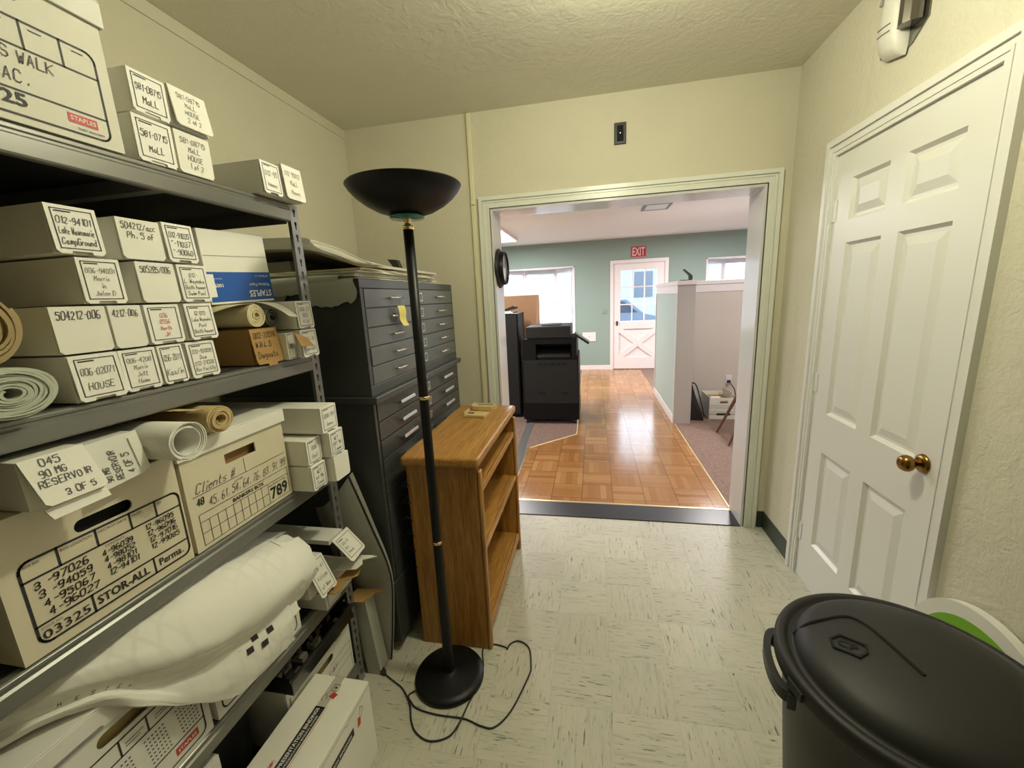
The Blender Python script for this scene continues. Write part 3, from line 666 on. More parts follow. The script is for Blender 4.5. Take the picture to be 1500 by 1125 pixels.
for q, r_ in ((-.29,.05), (.27,.05), (-.29,.54), (.27,.54)):
    MB().cyl(.028, -.015, .015, 14, 0, frame((q,r_,.0285),(0,1,0),(0,0,1))).box(q-.02, q+.02, r_-.018, r_+.018, .03, .0549).build('caster', M_blackp, t)
# black cabinet and cardboard box behind it
t = thing('office_cabinet', 'tall black metal cabinet behind the copier', 'cabinet', (-1.06, 4.95, 0))
MB().box(-.35, .165, 0, .45, .02, 1.312).build('body', M_copier, t, bevel=.006)
MB().box(-.33, .15, -.012, -.001, .05, 1.29).build('door', M_copierg, t, bevel=.003)
MB().box(-.02, 0.01, -.017, -.013, 1.21, 1.25).build('name_card', M_wplas, t)
tag(MB().box(-.05, .05, -.04, .04, 0, .012).box(-.045, .03, -.035, .02, .0122, .025).build('paper_pad', M_paper, loc=(-1.02, 5.02, 1.3125)), 'small white pad on top of the black cabinet', 'pad')
t = thing('stapler', 'black stapler lying on the black cabinet', 'stapler', (-1.03, 5.24, 1.3125)); 
MB().box(-.09, .08, -.022, .022, 0, .014).build('base', M_blackp, t, bevel=.004); MB().prism([(-.09,.016),(.085,.05),(.085,.072),(.03,.085),(-.09,.045)], -.02, .02, 0, FY()).build('arm', M_blackp, t, bevel=.004)
t = thing('moving_box', 'large brown cardboard box standing behind the black cabinet', 'box', (-1.02, 5.55, 0))
MB().box(-.42, .265, 0, .42, 0, 1.525).build('carton', mat('brown_carton', (0.47,0.27,0.145), .8, noise=.04), t, bevel=.004)
MB().box(-.42, .265, .2, .215, 1.5252, 1.5262).box(.2645, .2655, .19, .225, 1.3, 1.525).build('tape', M_tan, t)
# partition stapler
t = thing('hole_punch', 'black open stapler on the partition end', 'stapler', (1.01, 4.90, PT+.0005), .25)
MB().box(-.075, .055, -.02, .02, 0, .010).build('base', M_blackp, t, bevel=.003)
MB().prism([(.045,.006),(.06,.02),(.055,.055),(-.035,.125),(-.045,.115),(.02,.055),(.025,.01)], -.014, .014, 0, FY()).build('arm', M_blackp, t, bevel=.003)
# record box, bag, outlet and chair leg in the alcove
t = thing('open_record_box', 'open white records box on the carpet by the partition wall', 'box', (1.48, 4.955, .001))
mb = MB(); hol = [(-.035+.0,.19),(.035,.19),(.048,.205),(.035,.22),(-.035,.22),(-.048,.205)]
mb.plate([(-.155,0),(.155,0),(.155,.255),(-.155,.255)], [hol], -.004, 0, 0, FY())
mb.box(-.155, -.151, .0041, .38, 0, .255).box(.151, .155, .0041, .38, 0, .255).box(-.151, .151, .376, .38, 0, .255).box(-.151, .151, .0041, .376, 0, .004)
for zz in (.085, .135, .16): mb.line([(-.15,zz),(.15,zz)], .004, .0006, 1, FY())
mb.line([(-.15,.058),(-.08,.058)], .006, .0006, 2, FY()); mb.line([(.08,.058),(.15,.058)], .006, .0006, 2, FY()); mb.prism([(-.07,.045),(.07,.045),(.08,.058),(.07,.072),(-.07,.072),(-.08,.058)], 0, .0008, 2, FY())
mb.build('carton', [M_white2, M_pencil, M_ink, M_kraft], t)
MB().box(-.148, .148, .006, .374, .2, .205).build('lining', M_kraftd, t)
tag(MB().box(-.05, .05, -.05, .05, 0, .02).build('paper_stack', M_paper, loc=(1.43, 5.11, .2065)), 'small stack of paper inside the open records box', 'paper')
tag(MB().box(-.004, .004, -.13, .13, 0, .10).build('folder', M_wplas, loc=(1.575, 5.17, .2065), rot=(0,.0,.12)), 'white folder standing inside the open records box', 'folder')
rows = [[(1.105,4.90+.35*j/8,.001),(1.11+.02*math.sin(j),4.90+.35*j/8,.26),(1.115,4.92+.3*j/8,.43),(1.15,4.92+.3*j/8,.32),(1.20+.015*math.sin(2*j),4.90+.33*j/8,.15),(1.245,4.885+.36*j/8,.03),(1.25,4.885+.36*j/8,.001)] for j in range(9)]
mb = MB().grid(patch(rows, 3, 1))
for rr in (rows[0], rows[-1]): mb.add([tuple(p) for p in rr], [tuple(range(len(rr)))] if rr is rows[0] else [tuple(reversed(range(len(rr))))])
t = thing('shoulder_bag', 'black shoulder bag slumped against the partition end', 'bag', (1.17, 5.0, 0.001))
mb.build('body', mat('black_fabric', (0.012,0.012,0.014), .7), t, world=True)
MB().tube(cat_rom([(1.115,4.97,.43),(1.16,4.93,.42),(1.21,4.9,.25),(1.255,4.88,.06)], 6), .008, 6).build('strap', M_blackp, t, world=True)
t = thing('wall_outlet', 'white wall outlet with a black plug above the records box', 'outlet', (1.655, PY0+.66, .375))
MB().box(-.036, .036, -.008, 0, -.058, .058).build('plate', M_trim2, t, bevel=.003)
MB().box(-.018, .018, -.035, -.008, -.035, -.005).tube(cat_rom([(0,-.03,-.02),(.02,-.06,-.05),(.06,-.08,-.14),(.075,-.08,-.365)], 6), .006, 6).build('plug', M_blackp, t)
t = thing('side_chair', 'grey chair with tapered walnut legs behind the door frame', 'chair', (1.59, 4.10, .001))
for sx, sy in ((-1,1),(-1,-1),(1,1),(1,-1)):
    MB().tube([(.15*sx+.01, .14*sy+.17, .44), (.31*sx, .2*sy+.17, 0)], [.018,.010], 12).build('leg', M_brownwood, t)
MB().box(-.12, .33, -.08, .40, .44, .50).build('seat', mat('grey_upholstery', (0.10,0.09,0.085), .9), t, bevel=.03, seg=3)
MB().grid(patch([[(-.09,.36,.52),(.11,.42,.50),(.33,.36,.52)],[(-.105,.36,.68),(.11,.44,.68),(.34,.36,.68)],[(-.05,.38,.80),(.11,.44,.83),(.29,.38,.80)]], 4, 4), thick=.03).tube([(-.06,.36,.47),(-.09,.385,.60)], .012, 8).tube([(.30,.36,.47),(.32,.385,.60)], .012, 8).build('backrest', mat('grey_shell', (0.16,0.145,0.14), .8), t)
# cable cover strip on the carpet
tag(MB().grid(patch([[(-.79,4.75,.002),(-.745,4.75,.009),(-.70,4.75,.002)],[(-.765,4.0,.002),(-.727,4.0,.009),(-.685,4.0,.002)],[(-.71,3.3,.002),(-.672,3.3,.009),(-.635,3.3,.002)],[(-.70,2.95,.002),(-.662,2.95,.009),(-.625,2.95,.002)]], 4, 6), thick=.001).build('cable_cover', mat('grey_cable_cover', (0.13,0.13,0.13), .6)), 'grey cable cover strip running over the carpet to the copier', 'cable cover')
# wall clock on the jamb
t = thing('wall_clock', 'black round wall clock on the left jamb of the opening', 'clock', (OA+.012, 2.708, 1.688))
K = FX(0,0,0)
MB().lathe([(0,0.0005),(.122,.0005),(.125,.004),(.122,.012),(.112,.020),(.106,.021),(.104,.012),(0,.012)], 48, 0, K).build('case', M_blackp, t)
MB().lathe([(.104,.012),(.104,.044),(.101,.048),(.097,.048),(.095,.042),(.095,.012)], 48, 0, K).build('bezel', M_black, t)
MB().lathe([(0,.036),(.0948,.036)], 40, 0, K).build('dial', M_mirror, t)
mb = MB().line([(0,0),(.03,.045)], .006, .0375, 0, K).line([(0,0),(-.05,.05)], .004, .0378, 0, K); mb.build('hands', M_ink, t)
# ------------------------------------------------------------------ steel shelving unit
SX = -.93; SY0, SY1 = .02, 1.250; LEV = [1.818, 1.343, .930, .488, .110]
su = thing('shelving_unit', 'grey steel shelving unit full of storage boxes along the left wall', 'shelves', (-1.232, .635, 0))
def keyholes(z0, z1):
    out = []; z = z0
    while z < z1:
        out.append([(0.019+.0058*math.sin(a), z+.0058*math.cos(a)) for a in [2*PI*q/10 for q in range(10)] if not (math.cos(a) < -.75)])
        out[-1] = [(.0132,z),(.0145,z+.0045),(.019,z+.0065),(.0235,z+.0045),(.0248,z),(.0235,z-.004),(.0222,z-.006),(.0216,z-.017),(.0164,z-.017),(.0158,z-.006),(.0145,z-.004)]
        z += .038
    return out
def post(front, right):
    mb = MB(); y = SY1-.038 if right else SY0; x = SX if front else XL+.012
    H = 1.816; M = FX(x, y, 0) if front else frame((x, y+.038, 0), (0,-1,0), (0,0,1))
    mb.plate([(0,0),(.038,0),(.038,H),(0,H)], keyholes(.05, H-.01) if front else [], -.0018, 0, 0, M)
    yy = SY1-.0018 if right else SY0
    mb.box(min(x-.0018, x-.04 if front else x+.04), max(x-.0018, x+.04 if not front else x-.0018), yy, yy+.0018, 0, H)
    return mb.build('post', M_post, su, world=True)
for f_ in (1, 0):
    for r_ in (1, 0): post(f_, r_)
for z in LEV:
    prof = [(-.020,-.002),(-.003,-.002),(.0015,-.005),(.0015,-.011),(-.001,-.014),(-.001,-.018),(.0035,-.022),(.0035,-.050),(.0015,-.054),(-.014,-.054),(-.014,-.051),(-.0005,-.050),(-.0005,-.024),(-.004,-.020),(-.004,-.012),(-.020,-.008)]
    mb = MB().prism([(p[0]+SX, p[1]+z) for p in prof], -(SY1-.040), -(SY0+.040), 0, frame((0,0,0),(1,0,0),(0,0,1)))
    mb.prism([(-p[0]+XL+.016, p[1]+z) for p in prof][::-1], -(SY1-.040), -(SY0+.040), 0, frame((0,0,0),(1,0,0),(0,0,1)))
    for y in (SY0+.002, SY1-.006): mb.box(XL+.056, SX-.042, y, y+.0035, z-.052, z-.004)
    for y in (.43, .84): mb.box(XL+.02, SX-.02, y-.015, y+.015, z-.045, z-.014)
    sh = mb.build('shelf', M_shelf, su, world=True, bevel=.0012)
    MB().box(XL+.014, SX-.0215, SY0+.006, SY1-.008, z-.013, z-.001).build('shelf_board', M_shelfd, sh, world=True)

# ------------------------------------------------------------------ long white roll boxes with an end label
def roll_box(label, y0, y1, z0, z1, xf=SX, depth=.575, lines=(), kind='label', tilt=0, ink=None, body=None, group=None, hts=None, name='roll_box', tab=True, x_only=None, rot=0):
    w = (y1-y0)-.003; h = (z1-z0)-.003
    ink = ink or M_pen; body = body or M_white
    t = thing(name, label, 'box', (xf, (y0+y1)/2, z0), rot, group)
    MB().box(-depth, -.004, -w/2, w/2, .0005, h).build('carton', body, t, bevel=.0012)
    th = math.radians(tilt)
    F = frame((-.0036, 0, h-.0005), (0,1,0), (math.sin(th)*-1, 0, math.cos(th)))   # u across, v up from the hinge, normal outwards
    H = h-.001; c = .006
    ol = [(-w/2,0),(-w/2,-H+c),(-w/2+c,-H)]
    if kind == 'label' and tab: ol += [(-w*.22,-H),(-w*.20,-H+.005),(w*.20,-H+.005),(w*.22,-H)]
    ol += [(w/2-c,-H),(w/2,-H+c),(w/2,0)]
    MB().prism(ol[::-1] if False else ol, 0, .003, 0, F).build('end_flap', M_label if kind == 'label' else body, t, bevel=.0006)
    mb = MB(); FW = F @ Matrix.Translation((0,0,.003))
    if kind == 'label':
        m = w*.10; mb.frm(-w/2+m, -H+m*1.2, w/2-m, -m*.9, .0016, 0, FW)
        mb.rect(-w/2+m*1.6, -m*1.55, -w/2+m*1.6+w*.32, -m*1.25, .0006, 0, FW)
        top = -m*2.2
    else: top = -h*.10
    if lines:
        k = len(lines); avail = (H-m*1.2+top-.004) if kind == 'label' else H*.80
        for i, s in enumerate(lines):
            hh = (hts[i] if hts else min(.0125, avail/k*.62)); v = top - (i+.5)*avail/k - hh/2 if not hts else top - sum(hts[:i]) - hts[i] - i*.006
            L = hand_width(s, hh); u0 = max(-w/2+w*(.15 if kind == 'label' else .09), -L/2)
            handwriting(mb, s, u0, v, hh, 1, FW, fit=w*(.70 if kind == 'label' else .80))
    if mb.f: mb.build('label' if kind == 'label' else 'handwriting', [M_ink, ink], t)
    return t
G1 = 'white roll boxes on the top shelf'
roll_box('white roll box marked 581-08715 in the upper left of the top shelf group of four', .785, .866, 1.916, 2.001, lines=('581-08715','MoLL'), group=G1)
roll_box('white roll box with tilted plain end reading 2 of 2', .870, .965, 1.918, 2.006, lines=('581-08715','MoLL','HOUSE','2 of 2'), kind='plain', ink=M_pencil, group=G1, tilt=8)
roll_box('white roll box marked 581-0715 beside the large storage box on the top shelf', .775, .861, 1.8185, 1.912, lines=('581-0715','MoLL'), group=G1)
roll_box('white roll box with plain end reading 1 of 2 on the top shelf', .864, .956, 1.8185, 1.913, lines=('581-08715','MoLL','HOUSE','1 of 2'), kind='plain', ink=M_pencil, group=G1)
roll_box('white roll box with faint framed label near the top shelf end', 1.080, 1.154, 1.8185, 1.908, xf=-.90, lines=('012-95','house'), ink=M_pencil, group=G1, tilt=3)
roll_box('white roll box with plain pencilled end at the very end of the top shelf', 1.158, 1.243, 1.8185, 1.918, xf=-.895, lines=('012-95012','MoLL','House'), kind='plain', ink=M_pencil, group=G1, tilt=5)
G2 = 'white roll boxes stacked on the second shelf'
R1, R2, R3, R4, RT = 1.3435, 1.4335, 1.5225, 1.6115, 1.7000
roll_box('white roll box marked 012-94101 in the top row', .588, .668, R4, RT, lines=('012-94101','Lake Wawamarie','CampGround'), group=G2, tilt=4)
roll_box('white roll box with plain end marked 504212/acc in the top row', .698, .786, R4, RT-.004, lines=('504212/acc','Ph. 5 of'), hts=(.012,.012), kind='plain', group=G2, tilt=2)
roll_box('white roll box marked 012-91035 with three number lines', .790, .863, R4, RT, lines=('012-91035','"-11037','"-90060'), group=G2, tilt=4)
roll_box('white roll box marked 006-94001 in grey pencil under the 012-94101 box', .614, .689, R3, R4-.0005, lines=('006-94001','Morris','in','Julen D'), ink=M_pencil, group=G2, tilt=2)
roll_box('white roll box with plain end marked 505285/006', .716, .800, R3, R4-.0005, lines=('505285/006',), hts=(.013,), kind='plain', group=G2, tilt=3)
roll_box('white roll box labelled 012 bath house above the 012 pool box', .804, .880, R3, R4-.0005, lines=('012-','L. Waynoka','Bath house','Swim Pool'), group=G2, tilt=3)
roll_box('wide white roll box with plain end marked 504212-006 beside the tan roll', .556, .645, R2, R3-.0005, lines=('504212-006',), hts=(.0145,), kind='plain', group=G2, tilt=2)
roll_box('white roll box with plain end marked 4212-006', .647, .710, R2, R3-.0005, lines=('4212-006',), hts=(.013,), kind='plain', group=G2, tilt=2)
roll_box('white roll box with red handwriting on its label', .714, .792, R2, R3-.0005, lines=('026','8556','North','JH'), ink=M_redpen, group=G2, tilt=2)
roll_box('white roll box labelled 012 pool bath house above the bottom row', .802, .876, R2, R3-.0005, lines=('12 012','Lake Waynoka','Pool','Bath house'), group=G2, tilt=5)
roll_box('white roll box marked 006-02071 house in the bottom row by the pale roll', .561, .644, R1, R2-.0005, xf=-.925, lines=('006-02071','HOUSE'), ink=M_pencil, group=G2, tilt=5)
roll_box('white roll box marked 006-4200 home in the bottom row', .646, .720, R1, R2-.0005, lines=('006-4200','Morris','Jett','Home'), ink=M_pencil, group=G2, tilt=3)
roll_box('white roll box marked 056-2071 in faint pencil in the bottom row', .722, .780, R1, R2-.0005, lines=('056-2071','Kas/in'), ink=M_pencil, group=G2, tilt=4)
roll_box('white roll box marked 012-92009 at the right end of the bottom row', .787, .863, R1, R2-.0005, lines=('012-92009','Dam','012-21028','Rec Facility'), group=G2, tilt=4)
G3 = 'white roll boxes at the right end of the second shelf'
roll_box('white roll box with faint label atop the pair by the shelf post', 1.121, 1.196, R2, R3-.001, xf=-.89, lines=('006-21','BGS','4 lot'), ink=M_pencil, group=G3, tilt=3)
roll_box('white roll box with faint label under another by the shelf post', 1.121, 1.198, R1, R2-.0005, xf=-.888, lines=('006-19','Concept'), ink=M_pencil, group=G3, tilt=3)
tb = roll_box('small white roll box with torn brown flap behind the dugouts box', 1.080, 1.119, R1, R2-.006, xf=-.905, depth=.55, lines=('00',), group=G3)
MB().prism([(-.012,0),(.030,-.020),(.052,-.052),(-.006,-.045)], 0, .002, 0, frame((.022,0,.082),(0,1,0),(-.35,0,1))).build('torn_flap', M_kraft, tb)
t = thing('dugouts_box', 'brown cardboard roll box with handwriting beside the shelf post', 'box', (-.925, 1.029, R1))
MB().box(-.55, -.012, -.049, .049, .0005, .101).build('carton', M_kraftd, t, bevel=.001)
F = frame((-.0115,0,.101),(0,1,0),(-.12,0,1))
MB().prism([(-.05,0),(-.05,-.092),(-.044,-.101),(-.012,-.101),(-.010,-.108),(.022,-.108),(.024,-.101),(.044,-.101),(.05,-.092),(.05,0)], 0, .003, 0, F).build('end_flap', M_kraft, t, bevel=.0006)
mb = MB(); FW = F @ Matrix.Translation((0,0,.003))
for s_, v_, h_ in (('002-22076',-.027,.015),('W.B.L.S',-.052,.014),('Dugouts',-.083,.018)): handwriting(mb, s_, -.042, v_, h_, 0, FW, wd=.0016, fit=.084)
mb.build('handwriting', M_ink, t)

# ------------------------------------------------------------------ rolled drawings
def spiral_roll(name, label, end, length, r0, r1, turns, m, direction=(-1,0,0), sq=1.0, tail=None, group=None, th=.55, a0=0, cat='roll of drawings'):
    t = thing(name, label, cat, end, 0, group)
    d = Vector(direction).normalized(); up = Vector((0,0,1)); v = (up - d*up.dot(d)).normalized(); u = d.cross(v)
    n = int(turns*28); pitch = (r1-r0)/turns; P = []
    for i in range(n+1):
        a = 2*PI*turns*i/n + a0; r = r0+(r1-r0)*i/n; wob = 1+.02*math.sin(a*3+i*.05)
        P.append((r*wob, a))
    if tail:
        r, a = P[-1]
    inner = [(max(r-pitch*th, .0004), a) for r, a in P]
    def pos(r, a, s): return u*(r*math.cos(a)) + v*(r*math.sin(a)*sq) + d*s
    jit = [R.uniform(0,.010) for _ in range(40)]
    def js(i): q = i/28; k = int(q); f = q-k; return jit[k%40]*(1-f)+jit[(k+1)%40]*f
    vo = []; k = len(P)
    for i in range(k): vo.append(pos(P[i][0], P[i][1], js(i)))
    for i in range(k): vo.append(pos(inner[i][0], inner[i][1], js(i)))
    for i in range(k): vo.append(pos(P[i][0], P[i][1], length))
    for i in range(k): vo.append(pos(inner[i][0], inner[i][1], length))
    mb = MB(); fs = []
    for i in range(k-1):
        fs += [(i, i+1, 2*k+i+1, 2*k+i), (k+i+1, k+i, 3*k+i, 3*k+i+1)]
    mb.add(vo, fs, 0, None, True)
    mb.add(vo, [(i+1, i, k+i, k+i+1) for i in range(k-1)] + [(2*k+i, 2*k+i+1, 3*k+i+1, 3*k+i) for i in range(k-1)] + [(k-1, 2*k-1, 4*k-1, 3*k-1)], 0)
    mb.build('rolled_sheet', m, t)
    if tail: mb = MB(); mb.grid(patch(tail, 4, 4), thick=.0008); mb.build('loose_sheet', m, t, world=True)
    return t
M_rtan = mat('tan_roll_paper', (0.40,0.30,0.145), .8, noise=.08, nscale=16)
M_rgrn = mat('pale_green_roll_paper', (0.50,0.52,0.43), .6, noise=.05, nscale=16)
spiral_roll('paper_roll', 'thick tan paper roll lying on the pale green roll', (-.895, .443, 1.489), .55, .012, .060, 9, M_rtan, a0=.5, th=.86)
spiral_roll('paper_roll', 'flattened pale green paper roll lying on the second shelf', (-.885, .460, 1.3865), .56, .014, .064, 9, M_rgrn, sq=.66, a0=2.2, th=.86)
spiral_roll('paper_roll', 'small cream paper roll lying on the brown dugouts box', (-.925, 1.010, 1.4825), .5, .006, .0335, 7, M_tanl, th=.8,
    tail=[[(-.93,1.012,1.516),(-1.1,1.012,1.516),(-1.35,1.012,1.516)],[(-.945,.965,1.512),(-1.1,.96,1.513),(-1.35,.96,1.513)],[(-1.0,.925,1.49),(-1.1,.92,1.497),(-1.35,.915,1.5)],[(-1.06,.89,1.448),(-1.15,.889,1.46),(-1.35,.889,1.47)]])
spiral_roll('paper_roll', 'grey folded paper roll between the cream roll and the post boxes', (-.935, 1.081, 1.475), .45, .010, .030, 3, M_feltd)
t = thing('open_label_flap', 'white loose label sheet drooping over the grey roll', 'paper', (-.92, 1.09, 1.50))
mb = MB().grid(patch([[(-1.05,1.060,1.522),(-1.05,1.118,1.522)],[(-.96,1.064,1.517),(-.96,1.119,1.516)],[(-.91,1.072,1.497),(-.91,1.119,1.494)],[(-.882,1.080,1.475),(-.882,1.118,1.470)]], 3, 5), thick=.001)
mb.build('sheet', M_label, t, world=True)
# white copy-paper carton standing upside down
t = thing('paper_carton', 'white and blue copy paper carton standing upside down on the rolls', 'carton', (-1.0, 1.058, 1.5205)); t.rotation_euler = (math.radians(2.5), 0, 0)
w2 = .1125
MB().box(-.43, 0, -w2, w2, 0, .196).build('carton', M_white, t, bevel=.002)
mb = MB(); F = FX(.0006,0,0)
mb.rect(-w2+.002, .006, w2-.001, .086, 0, 0, F)
FU = frame((.0012,0,0),(0,-1,0),(0,0,-1))
printed(mb, 'STAPLES', -w2+.010, -.034, .019, 1, FU, 1, .085); printed(mb, 'Multiuse Paper', -w2+.012, -.057, .012, 1, FU, 0, .078)
printed(mb, '100%', w2-.045, -.055, .010, 1, FU, 1, .030); printed(mb, 'LETTER 8.5 x 11', -w2+.012, -.078, .006, 1, FU, 0, .050); printed(mb, 'Recycled content', w2-.045, -.070, .004, 1, FU, 0, .030)
mb.line([(-w2+.003,.128),(w2-.003,.131)], .0012, .0004, 2, F)
mb.build('printed_band', [M_blue, M_label, M_pencil], t)
MB().rect(-w2, .02, -w2+.020, .08, .0016, 0, FX(.0006,0,0)).build('shipping_label', M_label, t)

# ------------------------------------------------------------------ records boxes
def oval(cx, cy, a, b, n=10):
    pts = [(cx+a-b+b*math.cos(-PI/2+PI*i/n), cy+b*math.sin(-PI/2+PI*i/n)) for i in range(n+1)]
    return pts + [(cx-a+b+b*math.cos(PI/2+PI*i/n), cy+b*math.sin(PI/2+PI*i/n)) for i in range(n+1)]
def record_box(name, label, y0, y1, z0, z1, xf=SX, depth=.39, m=None, hole=None, lid=None, inside=None, group=None):
    m = m or M_cream; yc = (y0+y1)/2; t = thing(name, label, 'box', (xf, yc, z0), 0, group); w = (y1-y0)/2; h = z1-z0
    mb = MB(); F = FX(0,0,0)
    mb.plate([(-w,0.0005),(w,0.0005),(w,h),(-w,h)], [hole] if hole else [], -.004, 0, 0, F)
    mb.box(-depth, -.0041, -w, -w+.004, .0005, h).box(-depth, -.0041, w-.004, w, .0005, h).box(-depth, -depth+.004, -w+.004, w-.004, .0005, h).box(-depth, -.0041, -w+.004, w-.004, .0005, .004)
    if not lid: mb.box(-depth+.004, -.0045, -w+.004, w-.004, h-.004, h-.0002)
    mb.build('carton', m, t, bevel=.0012)
    if inside: MB().box(-.024, -.020, -w+.01, w-.01, .01, h-.01).build('hole_backing', inside, t)  # board behind the hand hole; the near-black one paints the shade inside
    if lid:
        zl, zt, ov, lm = lid
        mb = MB().box(-depth-ov, ov, -w-ov, w+ov, zt-z0-.004, zt-z0).box(ov-.004, ov, -w-ov, w+ov, zl-z0, zt-z0-.004).box(-depth-ov, -depth-ov+.004, -w-ov, w+ov, zl-z0, zt-z0-.004)
        mb.box(-depth-ov+.004, ov-.004, -w-ov, -w-ov+.004, zl-z0, zt-z0-.004).box(-depth-ov+.004, ov-.004, w+ov-.004, w+ov, zl-z0, zt-z0-.004)
        mb.build('lid', lm or m, t, bevel=.002)
    return t, yc
# the box on the middle shelf with the big printed form
t, yc = record_box('records_box', 'cream records box printed 03325 on the middle shelf', .401, .7030, .931, 1.187, hole=oval(.558-.552, .191, .049, .0125), inside=M_gap)
mb = MB(); F = FX(.0004, -yc, -.931)
mb.frm(.426, .951, .697, 1.104, .0042, 0, F, .0004, .016)
for p in (((.426,1.070),(.695,1.070)), ((.426,.986),(.697,.986)), ((.478,1.070),(.478,1.104)), ((.5365,1.070),(.5365,1.104)), ((.596,1.070),(.596,1.104)), ((.646,1.070),(.646,1.104)), ((.5065,.951),(.5065,.986)), ((.619,.951),(.619,.986))): mb.line(p, .0036, .0004, 0, F)
for s_, u_, v_, h_, w_ in (('BOX NO.',.432,1.094,.005,.022),('BOX LOCATION',.482,1.094,.005,.048),('DESTROY DATE',.540,1.094,.005,.050),('FROM',.600,1.094,.005,.018),('TO',.650,1.094,.005,.009),('CONTENTS',.545,1.061,.0045,.034),('STOCK NO.',.431,.977,.004,.030)): printed(mb, s_, u_, v_, h_, 0, F, 0, w_)
printed(mb, '03325', .431, .9575, .0165, 0, F, .3, .069); printed(mb, 'STOR-ALL', .513, .960, .0175, 0, F, 1.0, .094); printed(mb, 'Perma', .629, .961, .0165, 0, F, .7, .048); printed(mb, '.', .679, .961, .003, 0, F, .7)
mb.build('printed_form', M_ink, t)
mb = MB()
for k, s_ in enumerate(('3 -97026','3 -94059','4-95067','4-96027')): handwriting(mb, s_, .438+.003*k, 1.050-.0185*k, .0125, 0, F, wd=.0019, sp=1.3, fit=.080)
mb.build('handwriting', M_ink, t); mb = MB()
for k, s_ in enumerate(('4-96039','4-98052','4-98101','12-94101')): handwriting(mb, s_, .538+.001*k, 1.046-.0145*k, .0105, 0, F, wd=.0016, sp=1.2, fit=.056)
mb.build('handwriting', M_ink, t); mb = MB()
for k, s_ in enumerate(('12-96095','12-96096','12-97016','12-99085')): handwriting(mb, s_, .618+.001*k, 1.053-.0155*k, .0105, 0, F, wd=.0016, sp=1.2, fit=.062)
mb.build('handwriting', M_ink, t)
# bankers box with lid
t, yc = record_box('records_box', 'cream lidded records box printed 789 on the middle shelf', .713, 1.033, .931, 1.190, depth=.40, hole=[(.8285-.873,.180),(.926-.873,.180),(.926-.873,.207),(.8285-.873,.207)], lid=(1.164, 1.203, .008, M_white), inside=M_kraftd)
mb = MB(); F = FX(.0004, -yc, -.931)
for p in (((.728,1.068),(1.026,1.068)), ((.735,1.021),(1.026,1.021)), ((.882,1.068),(.881,1.108))): mb.line(p, .0014, .0004, 0, F)
mb.frm(.733, .942, 1.023, 1.001, .0013, 0, F); mb.line([(.733,.972),(.944,.972)], .0013, .0004, 0, F); mb.line([(.733,1.021),(.733,.942)], .0013, .0004, 0, F); mb.line([(1.023,1.021),(1.023,.99)], .0013, .0004, 0, F)
for k in range(1, 9): q = .733+.0234*k; mb.line([(q,.942),(q,1.001)], .0013, .0004, 0, F)
mb.line([(.944,.942),(.944,1.001)], .0013, .0004, 0, F)
printed(mb, 'BANKERS BOX', .828, 1.006, .0105, 0, F, 1, .104); printed(mb, 'QUICK/STOR.', .948, .989, .006, 0, F, 0, .066); printed(mb, '789', .950, .949, .036, 0, F, 1, .066)
mb.build('printed_form', M_ink, t)
mb = MB(); handwriting(mb, 'Clients #', .735, 1.073, .021, 0, F, wd=.0016, slant=.4, sp=1.6, fit=.115); mb.build('handwriting', M_pen, t)
mb = MB(); handwriting(mb, '48', .734, 1.043, .016, 0, F, wd=.0026, sp=.9); handwriting(mb, '45, 61, 54, 64, 76, 83, 91, 99', .764, 1.031, .021, 0, F, wd=.0014, slant=.25, fit=.258)
mb.line([(.842,1.058),(.868,1.060),(.862,1.055)], .0013, .0009, 0, F); mb.build('handwriting', M_pen, t)
# large storage box on the top shelf
M_box5 = mat('white_storage_carton', (0.75,0.73,0.63), .75, noise=.03, nscale=14)
t, yc = record_box('storage_box', 'large white storage box with a red printed tag on the top shelf', .437, .748, 1.8185, 2.062, m=M_box5, hole=oval(.5925-.5925, .203, .036, .010), lid=(2.040, 2.088, .007, M_white2), inside=M_gap)
mb = MB(); F = FX(.0004, -yc, -1.8185)
mb.frm(.452, 1.832, .7265, 1.984, .0034, 0, F, .0004, .016)
for p in (((.452,1.941),(.7265,1.941)), ((.452,1.871),(.7265,1.871)), ((.620,1.941),(.620,1.984)), ((.674,1.941),(.674,1.984)), ((.560,1.941),(.560,1.984)), ((.506,1.941),(.506,1.984))): mb.line(p, .0030, .0004, 0, F)
for u_ in (.632, .692, .582): mb.line([(u_,1.975),(u_+.016,1.975)], .0018, .0004, 0, F)
printed(mb, '03125', .520, 1.846, .021, 0, F, 1, .085); printed(mb, 'THAT WAS EASY', .672, 1.838, .004, 0, F, .5, .044)
mb.rect(.661, 1.848, .707, 1.864, .0004, 1, F); printed(mb, 'STAPLES', .664, 1.8525, .0075, 2, F, .6, .040)
mb.build('printed_form', [M_ink, M_red, M_label], t)
mb = MB(); handwriting(mb, 'CROSS WALK', .535, 1.917, .018, 0, F, wd=.0015, sp=1.0); mb.build('handwriting', M_pen, t)
mb = MB(); handwriting(mb, 'TRAC.', .555, 1.884, .019, 0, F, wd=.0015); mb.build('handwriting', M_pen, t)
